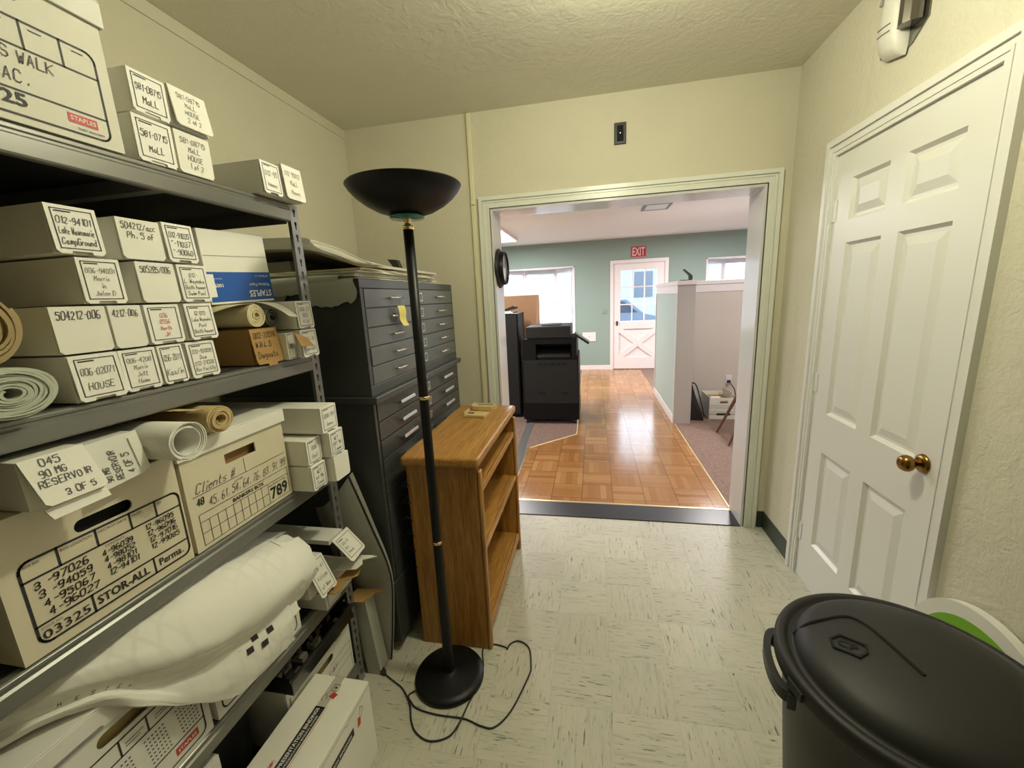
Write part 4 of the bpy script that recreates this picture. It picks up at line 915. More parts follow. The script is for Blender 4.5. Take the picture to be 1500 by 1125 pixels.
# two storage boxes on the lower shelf
def lower_box(label, y0, y1, z1, zl):
    t, yc = record_box('storage_box', label, y0, y1, .489, z1, m=M_white2, hole=oval(0, z1-.489-.066, .052, .0145), lid=(zl, z1+.012, .006, M_white2), inside=M_tan)
    mb = MB(); F = FX(.0004, -yc, -.489); a, b = y0+.017, y1-.017
    mb.frm(a, .503, b, .672, .0034, 0, F, .0004, .016)
    for p in (((a,.635),(b,.635)), ((a,.545),(b,.545)), ((yc+.03,.635),(yc+.03,.672)), ((yc-.022,.635),(yc-.022,.672)), ((yc+.085,.635),(yc+.085,.672))): mb.line(p, .0032, .0004, 0, F)
    for u_, v_ in ((a+.012,.655),(yc-.012,.655),(a+.05,.62),(yc+.045,.655)):
        mb.line([(u_,v_),(u_+.034,v_)], .0014, .0004, 0, F); mb.line([(u_,v_-.007),(u_+.027,v_-.007)], .0014, .0004, 0, F)
    for cx in (a+.085, yc+.015, b-.055):
        for r_ in range(7):
            for c_ in range(6): mb.rect(cx+c_*.0075+.001*r_, .618-.0105*r_, cx+c_*.0075+.001*r_+.004, .621-.0105*r_, .0005, 0, F)
    mb.rect(b-.071, .516, b-.018, .535, .0005, 1, F); printed(mb, 'STAPLES', b-.067, .521, .008, 2, F, .5, .044)
    mb.build('printed_form', [M_ink, M_red, M_label], t)
    return t
t = lower_box('white storage box with red tag under the drawing sheets', .350, .657, .764, .728)
MB().prism(oval(-.09, -.060, .045, .004), .0, .0006, 0, frame((0,-.02,.2885),(0,1,0),(-1,0,0))).build('lid_slot', M_pencil, t)
lower_box('white storage box on the lower shelf behind the ragged drawing ends', .672, .976, .762, .728)
# reservoir boxes on the 03325 box
t = roll_box('white reservoir roll box reading 3 of 5 atop the 03325 box', .449, .541, 1.1880, 1.2775, xf=-.905, lines=(), kind='plain', tilt=28, tab=False)
th = math.radians(28); FW = frame((-.0036,0,.0865),(0,1,0),(-math.sin(th),0,math.cos(th))) @ Matrix.Translation((0,0,.003))
mb = MB(); handwriting(mb, '045', -.022, -.018, .0125, 0, FW, wd=.0014, sp=1.1); handwriting(mb, '90 MG', -.030, -.037, .0115, 0, FW, wd=.0013); handwriting(mb, 'RESERVOIR', -.038, -.054, .0115, 0, FW, wd=.0013, sp=1.2, fit=.074); handwriting(mb, '3 OF 5', -.014, -.078, .011, 0, FW, wd=.0014, sp=1.1)
mb.build('handwriting', M_pen, t)
F = frame((-.0036,0,.0865),(0,1,0),(-math.sin(th),0,math.cos(th)))
MB().prism([(-.044,-.0865),(-.040,-.106),(.044,-.104),(.044,-.0865)], -.012, -.0095, 0, F).build('tuck_tab', M_white, t)
t = thing('reservoir_box', 'grey-shaded reservoir roll box reading 4 of 5 beside its twin', 'box', (-.915, .609, 1.1880))
MB().box(-.56, -.004, -.062, .024, .0005, .080).build('carton', M_white2, t, bevel=.001)
F = frame((-.0035,0,.080),(0,1,0),(-.22,0,1))
MB().prism([(-.064,0),(.010,.001),(.026,.002),(.026,-.078),(.010,-.085),(-.060,-.092)][::-1], 0, .003, 0, F).build('end_flap', M_white2, t, bevel=.0006)
FW = frame((-.0035,0,.080),(0,1,0),(-.22,0,1)) @ Matrix.Translation((0,0,.0032)); FR = FW @ Matrix.Rotation(PI/2,4,'Z')
mb = MB(); handwriting(mb, '90 MG', -.080, .042, .010, 0, FR, wd=.0013, sp=.9); handwriting(mb, 'RESERVOIR', -.082, .024, .011, 0, FR, wd=.0013, fit=.060); handwriting(mb, '4 OF 5', -.076, .002, .012, 0, FR, wd=.0013, sp=.95); mb.build('handwriting', M_pen, t)
MB().prism([(.006,-.010),(.022,-.008),(.022,-.066),(.007,-.070)][::-1], .0032, .006, 0, F).build('folded_tab', M_white, t)
spiral_roll('paper_roll', 'white paper roll with open end between the two cream boxes', (-.845, .680, 1.2315), .55, .030, .0425, 5, M_paper, a0=1, th=.75)
spiral_roll('paper_roll', 'tan yellowed paper roll on the lid of the cream 789 box', (-.88, .800, 1.2425), .5, .014, .038, 6, mat('tan_yellow_roll', (0.55,0.42,0.21), .8, noise=.07, nscale=15), sq=.9, a0=3, th=.8,
    tail=[[(-.9,.775,1.272),(-1.1,.775,1.274),(-1.3,.775,1.274)],[(-.87,.745,1.283),(-1.1,.74,1.285),(-1.3,.74,1.285)],[(-.865,.715,1.288),(-1.1,.70,1.287),(-1.3,.70,1.287)]])
# boxes at the right end of the middle shelf
G4 = 'white roll boxes stacked at the right end of the middle shelf'
Z = (.9305, 1.0165, 1.1035, 1.191)
roll_box('topmost white roll box by the shelf post with faint label', 1.090, 1.172, Z[2], Z[3], xf=-.835, lines=('006-99','Innov'), ink=M_pencil, group=G4)
roll_box('white roll box with bold label in the tall stack by the post', 1.112, 1.186, Z[1], Z[2]-.0005, xf=-.832, lines=('AET-','EBT 96','2 poon'), group=G4)
roll_box('lowest white roll box with blank end in the tall stack by the post', 1.116, 1.198, Z[0], Z[1]-.0005, xf=-.830, lines=(), kind='plain', group=G4)
roll_box('upper white roll box with faint label beside the cream 789 box', 1.040, 1.108, Z[1]-.0005, Z[1]+.083, xf=-.862, lines=('006','Emil'), ink=M_pencil, group=G4)
roll_box('lower white roll box with bold label beside the cream 789 box', 1.040, 1.110, Z[0], Z[1]-.001, xf=-.857, lines=('AET','44-96','Zones'), group=G4)
# ------------------------------------------------------------------ right end of the lower shelf: boxes with open brown flaps
L4 = .489
t = thing('roll_box', 'lowest white roll box with a wide open brown flap on the lower shelf', 'box', (-.888, 1.090, L4), 0, 'white roll boxes at the right end of the lower shelf')
MB().box(-.55, 0, -.040, .036, .0005, .066).build('carton', M_white2, t, bevel=.001)
mb = MB(); F = FX(.0006,0,0); mb.frm(-.031, .010, .028, .058, .0015, 0, F); mb.line([(-.028,.052),(-.005,.052)], .002, .0007, 0, F); mb.build('label', M_ink, t)
MB().prism([(-.16,-.042),(.040,-.042),(.052,-.022),(.036,.022),(.070,.052),(.058,.088),(.004,.084),(.004,.036),(-.16,.036)], 0, .003, 0, frame((0,0,.0668),(1,0,.10),(0,1,0))).build('open_flap', M_kraft, t, bevel=.0006)
roll_box('white roll box with drooping label flap resting on the open brown flap', 1.004, 1.086, .5630, .690, xf=-.905, lines=('006-41','Village','of Wms'), ink=M_pencil, tilt=22, group='white roll boxes at the right end of the lower shelf')
t = thing('roll_box', 'white roll box with raised label flap and torn tab under the grey felt', 'box', (-.895, 1.167, L4), 0, 'white roll boxes at the right end of the lower shelf')
MB().box(-.53, 0, -.039, .041, .0005, .095).box(-.53, -.01, -.039, .041, .1955, .212).box(-.53, -.40, -.038, .042, .096, .195).build('carton', M_white2, t, bevel=.001)
th = math.radians(42); F = frame((0,.006,.212),(0,1,0),(-math.sin(th),0,math.cos(th)))
MB().prism([(-.044,0),(-.044,-.095),(-.038,-.105),(.040,-.100),(.046,-.092),(.046,0)], 0, .003, 0, F).build('label_flap', M_label, t, bevel=.0006)
mb = MB(); FW = F @ Matrix.Translation((0,0,.003)); mb.frm(-.035,-.090,.037,-.012,.0015,0,FW); mb.rect(-.030,-.022,-.006,-.019,.0006,0,FW)
for k, s_ in enumerate(('006-31','Wms','Roads')): handwriting(mb, s_, -.026, -.040-.018*k, .010, 1, FW, sp=.9)
mb.build('label', [M_ink, M_pencil], t)
MB().prism([(.0,-.042),(.075,-.030),(.082,.0),(.068,.022),(.115,.046),(.085,.050),(.0,.046)], 0, .003, 0, frame((.0,0,.098),(1,0,.05),(0,1,0))).box(.018, .048, .028, .031, .101, .150).build('torn_flap', M_white, t, bevel=.0006)
t = thing('drawing_bundle', 'bundle of large white drawing sheets draped over the lower storage boxes', 'drawings', (-1.0, .65, .79))
def sheet(rows, nm, m, ku=8, kv=8, lab=None, thick=.0012, rag=0):
    g = patch(rows, ku, kv)
    if rag:
        bl = [R.uniform(-rag, rag*1.2) for _ in range(40)]
        for j in range(len(g[-1])):
            d = (g[-1][j]-g[-3][j]); g[-1][j] = g[-1][j] + d*1.6*(bl[(j+int(bl[0]*7))//5 % 40] + R.uniform(-.12, .12))
            d = (g[-1][j]-g[-3][j]); g[-2][j] = g[-3][j] + d*.55
    for i, r_ in enumerate(g):
        for j, p in enumerate(r_): g[i][j] = p + Vector((.0016*math.sin(i*.9+j*.35), 0, .0022*math.sin(i*.55-j*.8)+.0016*math.sin(i*1.3+j*.2)))
    o = MB().grid(g, thick=thick).build(nm, m, t, world=True)
    if lab: o['label'] = lab
    return o
# the sheets run from the back left to the front right and hang over the shelf edge on the right
base = [[(-1.25,.22,.86),(-1.10,.26,.862),(-1.04,.30,.848),(-1.02,.33,.832),(-1.03,.345,.815)],
        [(-1.25,.40,.875),(-1.06,.42,.875),(-.97,.44,.865),(-.935,.455,.838),(-.935,.465,.800)],
        [(-1.25,.58,.880),(-1.04,.60,.880),(-.915,.615,.855),(-.862,.60,.775),(-.905,.590,.715)],
        [(-1.25,.76,.862),(-1.04,.78,.862),(-.905,.79,.835),(-.848,.765,.735),(-.900,.740,.650)],
        [(-1.25,.95,.812),(-1.04,.965,.812),(-.915,.972,.796),(-.850,.955,.715),(-.893,.905,.630)]]
sheet(base, 'sheet', M_paper, rag=.5)
def shift(rows, dx, dy, dz): return [[(p[0]+dx+(.010*dx if 0 else 0), p[1]+dy*(i/4), p[2]+dz) for p in r] for i, r in enumerate(rows)]
for k in range(1, 7): sheet(shift(base, -.003*k, [0,.014,-.014,.024,.002,.030,-.022][k], -.0042*k), 'sheet', M_paper, rag=.9)
low = [[(-1.10,.24,.826),(-1.05,.30,.812),(-1.005,.345,.801),(-.985,.40,.796),(-.975,.44,.792)],
       [(-1.02,.42,.822),(-.96,.45,.806),(-.925,.47,.796),(-.905,.49,.775),(-.900,.50,.745)],
       [(-.96,.60,.80),(-.92,.60,.75),(-.895,.595,.70),(-.888,.60,.655),(-.890,.61,.620)],
       [(-.96,.74,.76),(-.91,.74,.70),(-.880,.735,.645),(-.872,.725,.590),(-.880,.712,.548)],
       [(-.97,.90,.74),(-.91,.90,.68),(-.872,.900,.615),(-.868,.885,.575),(-.874,.865,.540)]]
o = sheet(low, 'lower_sheet', M_paper, rag=.3)
sheet(shift(low, -.006, .012, -.008), 'lower_sheet', M_paper, rag=.4)
mb = MB()
gl = patch(low, 8, 8)
def onsheet(g, i, j): return g[i][j] 
for i, j in ((23,13),(25,13),(27,14),(24,16),(26,17)):
    p, q, r_ = g00 = gl[i][j], gl[i+1][j], gl[i][j+2]
    n_ = (q-p).cross(r_-p).normalized(); n_ = n_ if n_.x > 0 else -n_
    e1 = (gl[i+2][j]-p).normalized()*.020; e2 = (r_-p).normalized()*.016; a_ = p+n_*.002
    mb.add([a_, a_+e1, a_+e1+e2, a_+e2], [(0,1,2,3)], 0)
gb = patch(base, 8, 8)
mb.build('printed_squares', M_ink, t, world=True)
mb = MB()
for k in range(14):
    i = 6+k; p, q, r_ = gb[i][31], gb[i+1][31], gb[i][30]
    n_ = (q-p).cross(r_-p).normalized(); n_ = n_ if n_.x > 0 else -n_
    if k == 6: continue
    FF = frame(p+n_*.0016, (q-p), n_.cross(q-p)); handwriting(mb, R.choice('ETHSLPE'), .002, .003, .008, 0, FF, wd=.0012)
mb.build('printed_title', M_ink, t, world=True)

# ------------------------------------------------------------------ under the shelf and on the floor before it
t, yc = record_box('records_box', 'white records box with a tan hand hole on the bottom shelf', .872, 1.200, .1105, .336, xf=-.932, m=M_white2, hole=oval(.0, .150, .060, .015), inside=M_tan)
mb = MB(); F = FX(.0004, -yc, -.1105)
for z_ in (.235,.205,.175): mb.line([(1.075,z_),(1.19,z_)], .0018, .0004, 0, F)
mb.line([(1.115,.300),(1.15,.300)], .005, .0004, 0, F); mb.line([(1.19,.12),(1.19,.235)], .0018, .0004, 0, F); mb.line([(.885,.12),(.885,.31)], .004, .0004, 0, F)
handwriting(mb, 'K SV', 1.06, .200, .020, 0, F, wd=.0016); mb.build('printed_form', M_pencil, t)
t = thing('plastic_tray', 'clear plastic tray of small parts on the bottom records box', 'tray', (-.905, 1.035, .3367))
mb = MB(); w_, d_, h_ = .160, .30, .058
mb.box(-d_, 0, -w_, w_, 0, .003).box(-.003, 0, -w_, w_, .003, h_).box(-d_, -d_+.003, -w_, w_, .003, h_).box(-d_+.003, -.003, -w_, -w_+.003, .003, h_).box(-d_+.003, -.003, w_-.003, w_, .003, h_).box(-.001, .012, -w_-.006, w_+.006, h_-.006, h_)
mb.build('tray', M_clear, t)
mb = MB()
for k in range(70):
    x_ = R.uniform(-d_+.03,-.03); y_ = R.uniform(-w_+.03,w_-.03); s_ = R.uniform(.004,.011)
    mb.box(x_-s_, x_+s_, y_-s_*1.2, y_+s_*1.2, .0032, .006+R.uniform(.004,.020), R.choice((0,1,1,3,3,3)))
o = mb.build('small_parts', [M_kraftd, mat('rust_brown_parts', (0.12,0.05,0.035), .6), M_wplas, M_feltd], t); o['kind'] = 'stuff'
t, yc = record_box('records_box', 'plain white box standing low at the dark left end of the bottom shelf', .36, .655, .1105, .405, xf=-.935, m=M_white2)
t = thing('waste_bin', 'black round bin in the shadow of the bottom shelf', 'bin', (-1.10, .765, .1105))
MB().lathe([(0,.001),(.072,.001),(.080,.006),(.096,.25),(.098,.27),(.101,.275),(.098,.28),(.093,.272),(.078,.012),(0,.012)], 36).build('body', M_blackp, t)
t = thing('binding_carton', 'white carton of presentation bindings taped shut on the floor by the shelves', 'carton', (-.8265, .845, 0))
cx, cy, ch_ = .098, .148, .292
MB().box(-cx, cx, -cy, cy, .0005, ch_).build('carton', M_white, t, bevel=.0025)
mb = MB(); F = frame((0,0,ch_+.0004),(0,1,0),(-1,0,0))      # top, read from the right-hand side
mb.rect(-cy+.012, -.012, .045, .021, .0003, 0, F); printed(mb, 'PRESENTATION BINDINGS', -cy+.020, .003, .011, 1, F, .8, .168); printed(mb, 'PRESENTATION BINDING SYSTEM', -cy+.024, -.008, .006, 1, F, .3, .140)
mb.line([(-cy+.012,-.017),(.050,-.017)], .0013, .0004, 2, F); printed(mb, 'GBC', -cy+.014, .030, .009, 2, F, 1, .022)
mb.add([(.072,-.020,.0004),(.088,-.026,.0004),(.096,-.008,.0004),(.078,.0,.0004)], [(0,1,2,3)], 2, F)
mb.line([(.070,.000),(.086,.012),(.098,.004)], .0013, .0004, 0, F); mb.line([(.062,.012),(.072,.020),(.086,.012)], .0013, .0004, 0, F); mb.frm(.098,-.016,.120,.004,.0016,0,F); mb.rect(.106,-.010,.112,-.002,.0005,0,F)
F2 = FX(cx+.0004, 0, 0)
mb.rect(-cy+.012, .205, .045, .232, .0003, 0, F2); printed(mb, 'PRESENTATION BINDINGS', -cy+.020, .213, .010, 1, F2, .8, .160)
mb.add([(.064,.205,.0004),(.080,.205,.0004),(.084,.228,.0004),(.070,.236,.0004)], [(0,1,2,3)], 2, F2); mb.line([(.080,.225),(.086,.262),(.098,.250),(.090,.222)], .0014, .0004, 0, F2)
mb.build('printed_sides', [M_ink, M_label, M_red], t)
mb = MB().box(-.020, .012, .040, cy+.0010, ch_+.0002, ch_+.0007).box(-.020, .012, cy+.0002, cy+.0007, .22, ch_+.0007).build('tape', mat('clear_tape', (0.50,0.49,0.42), .3), t)
mb = MB().line([(-cy+.002,.276),(.010,.276),(.022,.268),(.034,.278),(.05,.276),(cy-.003,.280)], .0016, .0005, 0, F2).build('lid_seam', M_pencil, t)
# grey felt board pieces between the shelves and the drawing file
t = thing('felt_tube', 'narrow grey square tube with open brown flaps standing beside the shelf post', 'tube', (-.915, 1.297, 0))
K = Matrix.Rotation(.05, 4, 'Y') 
MB().plate([(-.031,-.030),(.031,-.030),(.031,.030),(-.031,.030)], [[(-.027,-.026),(.027,-.026),(.027,.026),(-.027,.026)]], .0025, .345, 0, frame((0.02,0,0),(1,0,0),(0,1,0)) @ Matrix.Rotation(-.09,4,'Y')).build('body', M_felt, t, bevel=.002)
F = frame((-.012,-.036,.352),(1,0,.05),(0,1,.05))
MB().prism([(-.055,-.012),(.030,-.012),(.062,.040),(.095,.046),(.078,.062),(-.03,.060)], 0, .004, 0, F).build('open_flap', M_kraft, t, bevel=.0008)
t = thing('felt_sheet', 'large grey felt sheet leaning in a loose roll against the drawing file', 'felt sheet', (-.93, 1.33, 0))
rows = [[(-1.10,1.330,.705),(-1.03,1.290,.740),(-.965,1.295,.80),(-.925,1.315,.855),(-.935,1.352,.853),(-.98,1.360,.80)],
        [(-1.06,1.335,.52),(-.995,1.295,.55),(-.92,1.300,.60),(-.865,1.322,.655),(-.880,1.355,.655),(-.93,1.362,.62)],
        [(-.99,1.350,.34),(-.94,1.334,.36),(-.885,1.334,.40),(-.815,1.340,.425),(-.835,1.366,.43),(-.89,1.370,.42)],
        [(-.955,1.350,.16),(-.925,1.338,.17),(-.895,1.338,.18),(-.835,1.344,.19),(-.845,1.366,.19),(-.88,1.370,.19)],
        [(-.935,1.342,.003),(-.92,1.337,.003),(-.905,1.337,.003),(-.862,1.345,.003),(-.868,1.362,.003),(-.88,1.368,.003)]]
g = patch(rows, 6, 6); MB().grid(g, thick=.003).build('sheet', mat('grey_felt_sheet', (0.42,0.42,0.375), .9, noise=.14, nscale=60), t, world=True)
MB().tube([r[18]+Vector((.003,-.002,0)) for r in g], .0035, 6).build('edge_binding', M_blackp, t, world=True)

# ------------------------------------------------------------------ steel drawing file in two stacked units
FX0, FX1, FY0, FY1 = -1.50, -.830, 1.392, 2.402
t = thing('drawing_file', 'charcoal steel drawing file of shallow drawers in two stacked units', 'cabinet', (-1.16, 1.90, 0))
MB().box(FX0, FX1-.008, FY0, FY1, 1.150, 1.592).box(FX1-.0079, FX1, FY0, FY1, 1.558, 1.592).box(FX1-.0079, FX1, FY0, FY1, 1.150, 1.190).box(FX1-.0079, FX1, FY0, FY0+.022, 1.19, 1.558).box(FX1-.0079, FX1, FY1-.022, FY1, 1.19, 1.558).build('upper_body', M_file, t, world=True, bevel=.002)
MB().box(FX0, FX1+.022, FY0-.010, FY1+.016, 1.122, 1.1495).build('cap', M_file, t, world=True, bevel=.003)
MB().box(FX0, FX1-.008, FY0, FY1, .340, 1.1215).box(FX1-.0079, FX1, FY0, FY0+.018, .35, 1.12).box(FX1-.0079, FX1, FY1-.018, FY1, .35, 1.12).build('lower_body', M_file, t, world=True, bevel=.002)
MB().box(FX0, FX1+.004, FY0-.004, FY1+.002, .045, .3395).build('base', M_file, t, world=True, bevel=.004)
for x_, y_ in ((FX1-.06,FY0+.05),(FX1-.06,FY1-.05),(FX0+.08,FY0+.05),(FX0+.08,FY1-.05)):
    MB().cyl(.020, -.012, .012, 14, 0, frame((x_,y_,.0205),(1,0,0),(0,0,1))).box(x_-.018, x_+.018, y_-.016, y_+.016, .022, .0448).build('caster', M_blackp, t, world=True)
def drawer(z0, z1, pull, mface, out=0, note=False):
    x = FX1-.0075+out
    o = MB().box(x-.012, x+.009, FY0+.024, FY1-.024, z0+.0022, z1-.0022).build('drawer', mface, t, world=True, bevel=.0015)
    zc = (z0+z1)/2
    for yc_ in (FY0+.255, FY1-.225):
        ww = .052 if not pull else .070
        mb = MB()
        if pull: mb.prism([(x+.009,zc+.004),(x+.030,zc+.012),(x+.032,zc+.006),(x+.034,zc-.002),(x+.031,zc-.002),(x+.009,zc-.002)], -(yc_+ww), -(yc_-ww), 0, frame((0,0,0),(1,0,0),(0,0,1)))
        else: mb.tube([(x+.009,yc_-ww*.8,zc),(x+.024,yc_-ww,zc),(x+.028,yc_-ww*.9,zc),(x+.028,yc_+ww*.9,zc),(x+.024,yc_+ww,zc),(x+.009,yc_+ww*.8,zc)], .0045, 8)
        mb.build('handle', M_chrome, o, world=True, bevel=.001 if pull else 0)
    ym = (FY0+FY1)/2 + .03
    mb = MB().plate([(ym-.018,zc-.020),(ym+.018,zc-.020),(ym+.018,zc+.020),(ym-.018,zc+.020)], [[(ym-.013,zc-.015),(ym+.013,zc-.015),(ym+.013,zc+.015),(ym-.013,zc+.015)]], 0, .003, 0, FX(x+.009,0,0)).rect(ym-.013, zc-.015, ym+.013, zc+.015, .0005, 1, FX(x+.009,0,0))
    mb.build('label_holder', [M_chrome, M_feltd], o, world=True)
    return o
for k in range(5): drawer(1.190+.0736*k, 1.190+.0736*(k+1), False, M_fileface, .003 if k == 1 else 0)
zl = [1.118, 1.040, .962, .884, .806, .728, .650, .572, .494, .416, .345]
for k in range(10): drawer(zl[k+1], zl[k], True, M_file if k > 2 else mat('drawer_face_%d' % k, (0.088,0.09,0.088), .36, .4, noise=.08, nscale=8))
mb = MB().cyl(.012, 0, .008, 16, 0, FX(FX1+.0225, 1.845, 1.136)).build('cap_badge', M_chrome, t, world=True)
rows = [[(FX1+.026,1.625,1.487),(FX1+.026,1.690,1.487)],[(FX1+.030,1.628,1.462),(FX1+.030,1.694,1.460)],[(FX1+.024,1.640,1.430),(FX1+.024,1.700,1.428)],[(FX1+.034,1.650,1.402),(FX1+.034,1.702,1.400)]]
tag(MB().grid(patch(rows, 3, 4), thick=.0006).build('sticky_note', M_yellow, loc=(-.80,1.66,1.44), world=True), 'yellow note hanging from a drawer handle of the drawing file', 'note')
# papers on the drawing file
t = thing('paper_stack', 'ragged stack of old drawing sheets on top of the drawing file', 'papers', (-1.16, 1.85, 1.5925))
def ragged(x0, x1, y0, y1, n=46, amp=.012):
    pts = []; per = [(x0,y0,x1,y0),(x1,y0,x1,y1),(x1,y1,x0,y1),(x0,y1,x0,y0)]
    for a_, b_, c_, d_ in per:
        for i in range(n//4): f = i/(n//4); pts.append((a_+(c_-a_)*f+R.uniform(-amp,amp), b_+(d_-b_)*f+R.uniform(-amp,amp)))
    return pts
z_ = 1.593
for k in range(8):
    th_ = R.choice((.003,.004,.006)); s_ = R.uniform(-.012,.012)
    MB().prism(ragged(-1.47, -.845+s_+(.02 if k > 4 else 0), 1.396+R.uniform(-.004,.02), 2.15+R.uniform(-.06,.05), amp=.008), z_, z_+th_).build('sheet', [M_paperg, M_tanl, M_paper][k % 3], t, world=True); z_ += th_+.0003
def drape(rows, m, nm='hanging_sheet', rag=.6):
    g_ = patch(rows, 8, 4)
    for j in range(len(g_[-1])): g_[-1][j] = g_[-1][j] + (g_[-1][j]-g_[-2][j])*R.uniform(-1.6, 2.2)*rag
    MB().grid(g_, thick=.001).build(nm, m, t, world=True)
drape([[(-1.34,1.45,1.612),(-1.2,1.45,1.612),(-1.05,1.45,1.612),(-.90,1.45,1.612)],[(-1.34,1.384,1.606),(-1.2,1.384,1.606),(-1.05,1.382,1.607),(-.90,1.384,1.606)],[(-1.34,1.378,1.57),(-1.2,1.376,1.568),(-1.05,1.375,1.57),(-.905,1.378,1.585)],[(-1.33,1.379,1.54),(-1.2,1.378,1.545),(-1.05,1.377,1.548),(-.93,1.379,1.565)]], M_paperg)
drape([[(-1.02,1.44,1.600),(-.94,1.44,1.600),(-.86,1.44,1.598)],[(-1.02,1.379,1.588),(-.94,1.379,1.588),(-.845,1.379,1.588)],[(-1.02,1.372,1.545),(-.94,1.371,1.54),(-.83,1.373,1.548)],[(-1.03,1.373,1.51),(-.94,1.373,1.498),(-.84,1.375,1.515)]], M_paperg)
drape([[(-1.45,1.44,1.604),(-1.3,1.44,1.604),(-1.1,1.44,1.604)],[(-1.45,1.383,1.595),(-1.3,1.383,1.595),(-1.1,1.383,1.595)],[(-1.45,1.380,1.545),(-1.3,1.380,1.54),(-1.12,1.38,1.55)],[(-1.45,1.381,1.515),(-1.3,1.381,1.51),(-1.14,1.381,1.525)]], mat('grey_old_sheet', (0.30,0.31,0.28), .8, noise=.08))
MB().grid(patch([[(-1.255,1.39,1.60),(-1.235,1.39,1.60)],[(-1.25,1.373,1.56),(-1.23,1.373,1.56)],[(-1.24,1.374,1.50),(-1.22,1.374,1.50)]], 2, 4), thick=.002).build('teal_cover_edge', mat('teal_cover', (0.02,0.13,0.15), .5), t, world=True)
t = thing('curled_sheets', 'wide grey sheets curled up on top of the old drawing stack', 'papers', (-1.15, 1.75, 1.63))
zb = z_+.002
rows = [[(-1.47,1.445,1.738),(-1.26,1.440,1.734),(-1.06,1.440,1.722),(-.955,1.455,1.690),(-.875,1.48,1.652),(-.815,1.52,zb+.014)],
        [(-1.47,1.620,1.722),(-1.26,1.620,1.720),(-1.06,1.620,1.708),(-.955,1.63,1.680),(-.870,1.65,1.646),(-.81,1.66,zb+.013)],
        [(-1.47,1.850,1.680),(-1.26,1.850,1.678),(-1.06,1.850,1.668),(-.955,1.85,1.655),(-.870,1.85,1.636),(-.81,1.85,zb+.012)],
        [(-1.47,2.150,zb+.014),(-1.26,2.150,zb+.014),(-1.06,2.150,zb+.013),(-.955,2.14,zb+.013),(-.870,2.13,zb+.012),(-.81,2.12,zb+.012)]]
M_curl = mat('grey_poster_sheet', (0.50,0.48,0.41), .7, noise=.03)
for k in range(4): MB().grid(patch([[(p[0]-(.035*k if p[0] > -1 else 0), p[1]+.004*k, p[2]+.0108*k-(.004*k if p[0] > -.83 else 0)) for p in r] for r in rows], 6, 6), thick=.010).build('sheet', M_curl, t, world=True)
MB().box(-1.46, -1.16, 1.47, 1.75, zb, zb+.045).build('flat_folder', M_feltd, t, world=True)
tag(MB().prism([(0,0),(.05,-.005),(.075,-.075),(.055,-.075)], -.02, .02, 0, frame((0,0,0),(1,0,0),(0,0,1))).build('binder_clip', M_blackp, loc=(-1.06, 2.10, 1.726)), 'black clip standing behind the curled grey sheets', 'clip')
tag(MB().box(-.05, .05, -.08, .08, 0, .006).build('paper_pad', M_tanl, loc=(-.92, 2.30, 1.5925)), 'cream pad lying at the far end of the drawing file top', 'pad')

# ------------------------------------------------------------------ floor lamp
LX, LY = -.580, 1.302
t = thing('floor_lamp', 'black torchiere floor lamp with a wide bowl shade before the bookcase', 'lamp', (LX, LY, 0))
MB().lathe([(0,.0005),(.134,.0005),(.138,.004),(.138,.016),(.135,.021),(.11,.026),(.03,.034),(.022,.037),(.020,.045),(0,.045)], 56).build('base', M_black, t)
K = Matrix.Identity(4)
MB().lathe([(.0215,.040),(.0205,.05),(.0165,.605),(.0165,.606)], 28).lathe([(.0165,.614),(.0165,1.166)], 28).lathe([(.0165,1.176),(.0165,1.726),(0,1.726)], 28).build('pole', M_black, t)
for z_ in (.610, 1.171): MB().lathe([(.0160,z_-.006),(.0182,z_-.005),(.0182,z_+.005),(.0160,z_+.006)], 28).build('pole_ring', M_gold, t)
MB().lathe([(.0170,1.726),(.0175,1.732),(.0175,1.738),(.010,1.741),(.0095,1.750),(.013,1.752),(.016,1.757),(.010,1.764),(0,1.764)], 28).build('neck', M_gold, t)
MB().lathe([(.012,1.757),(.052,1.759),(.056,1.763),(.052,1.768),(.02,1.769)], 40).build('glass_disc', M_tealglass, t)
prof = [(.02,1.7695),(.055,1.7705),(.090,1.782),(.125,1.801),(.152,1.822),(.170,1.842),(.1765,1.853),(.1785,1.856),(.1765,1.858),(.173,1.853),(.150,1.826),(.120,1.803),(.085,1.787),(.05,1.776),(0,1.775)]
MB().lathe(prof, 64).build('bowl_shade', M_black, t)
MB().lathe([(0,1.779),(.012,1.779),(.012,1.81),(.006,1.822),(0,1.823)], 16).build('bulb', M_wplas, t)
pts = [(-.690,1.215),(-.712,1.200),(-.690,1.172),(-.655,1.152),(-.575,1.142),(-.470,1.143),(-.401,1.127),(-.352,1.132),(-.304,1.204),(-.262,1.352),(-.261,1.400),(-.282,1.482),(-.332,1.512),(-.366,1.492),(-.375,1.462),(-.385,1.472),(-.449,1.478),(-.480,1.445),(-.456,1.365),(-.452,1.30),(-.471,1.20),(-.480,1.125),(-.505,1.075),(-.565,1.050),(-.623,1.068),(-.660,1.105),(-.690,1.160),(-.748,1.219),(-.800,1.245),(-.852,1.270)]
path = []
for i, p in enumerate(pts):
    z_ = .0035
    if i in (3, 4): z_ = .0035
    if i in (21,): z_ = .0105
    if i in (26,): z_ = .0105
    path.append((p[0], p[1], z_))
path[0] = (-.668, 1.232, .010)
MB().tube(cat_rom([(p[0]-LX, p[1]-LY, p[2]) for p in path], 8), .0032, 8).build('power_cord', M_blackp, t)
pl = MB().prism([(-.012,-.012),(.022,-.007),(.022,.007),(-.012,.012)], .0005, .020, 0, Matrix.Translation((-.868-LX,1.277-LY,0)) @ Matrix.Rotation(-.45,4,'Z'))
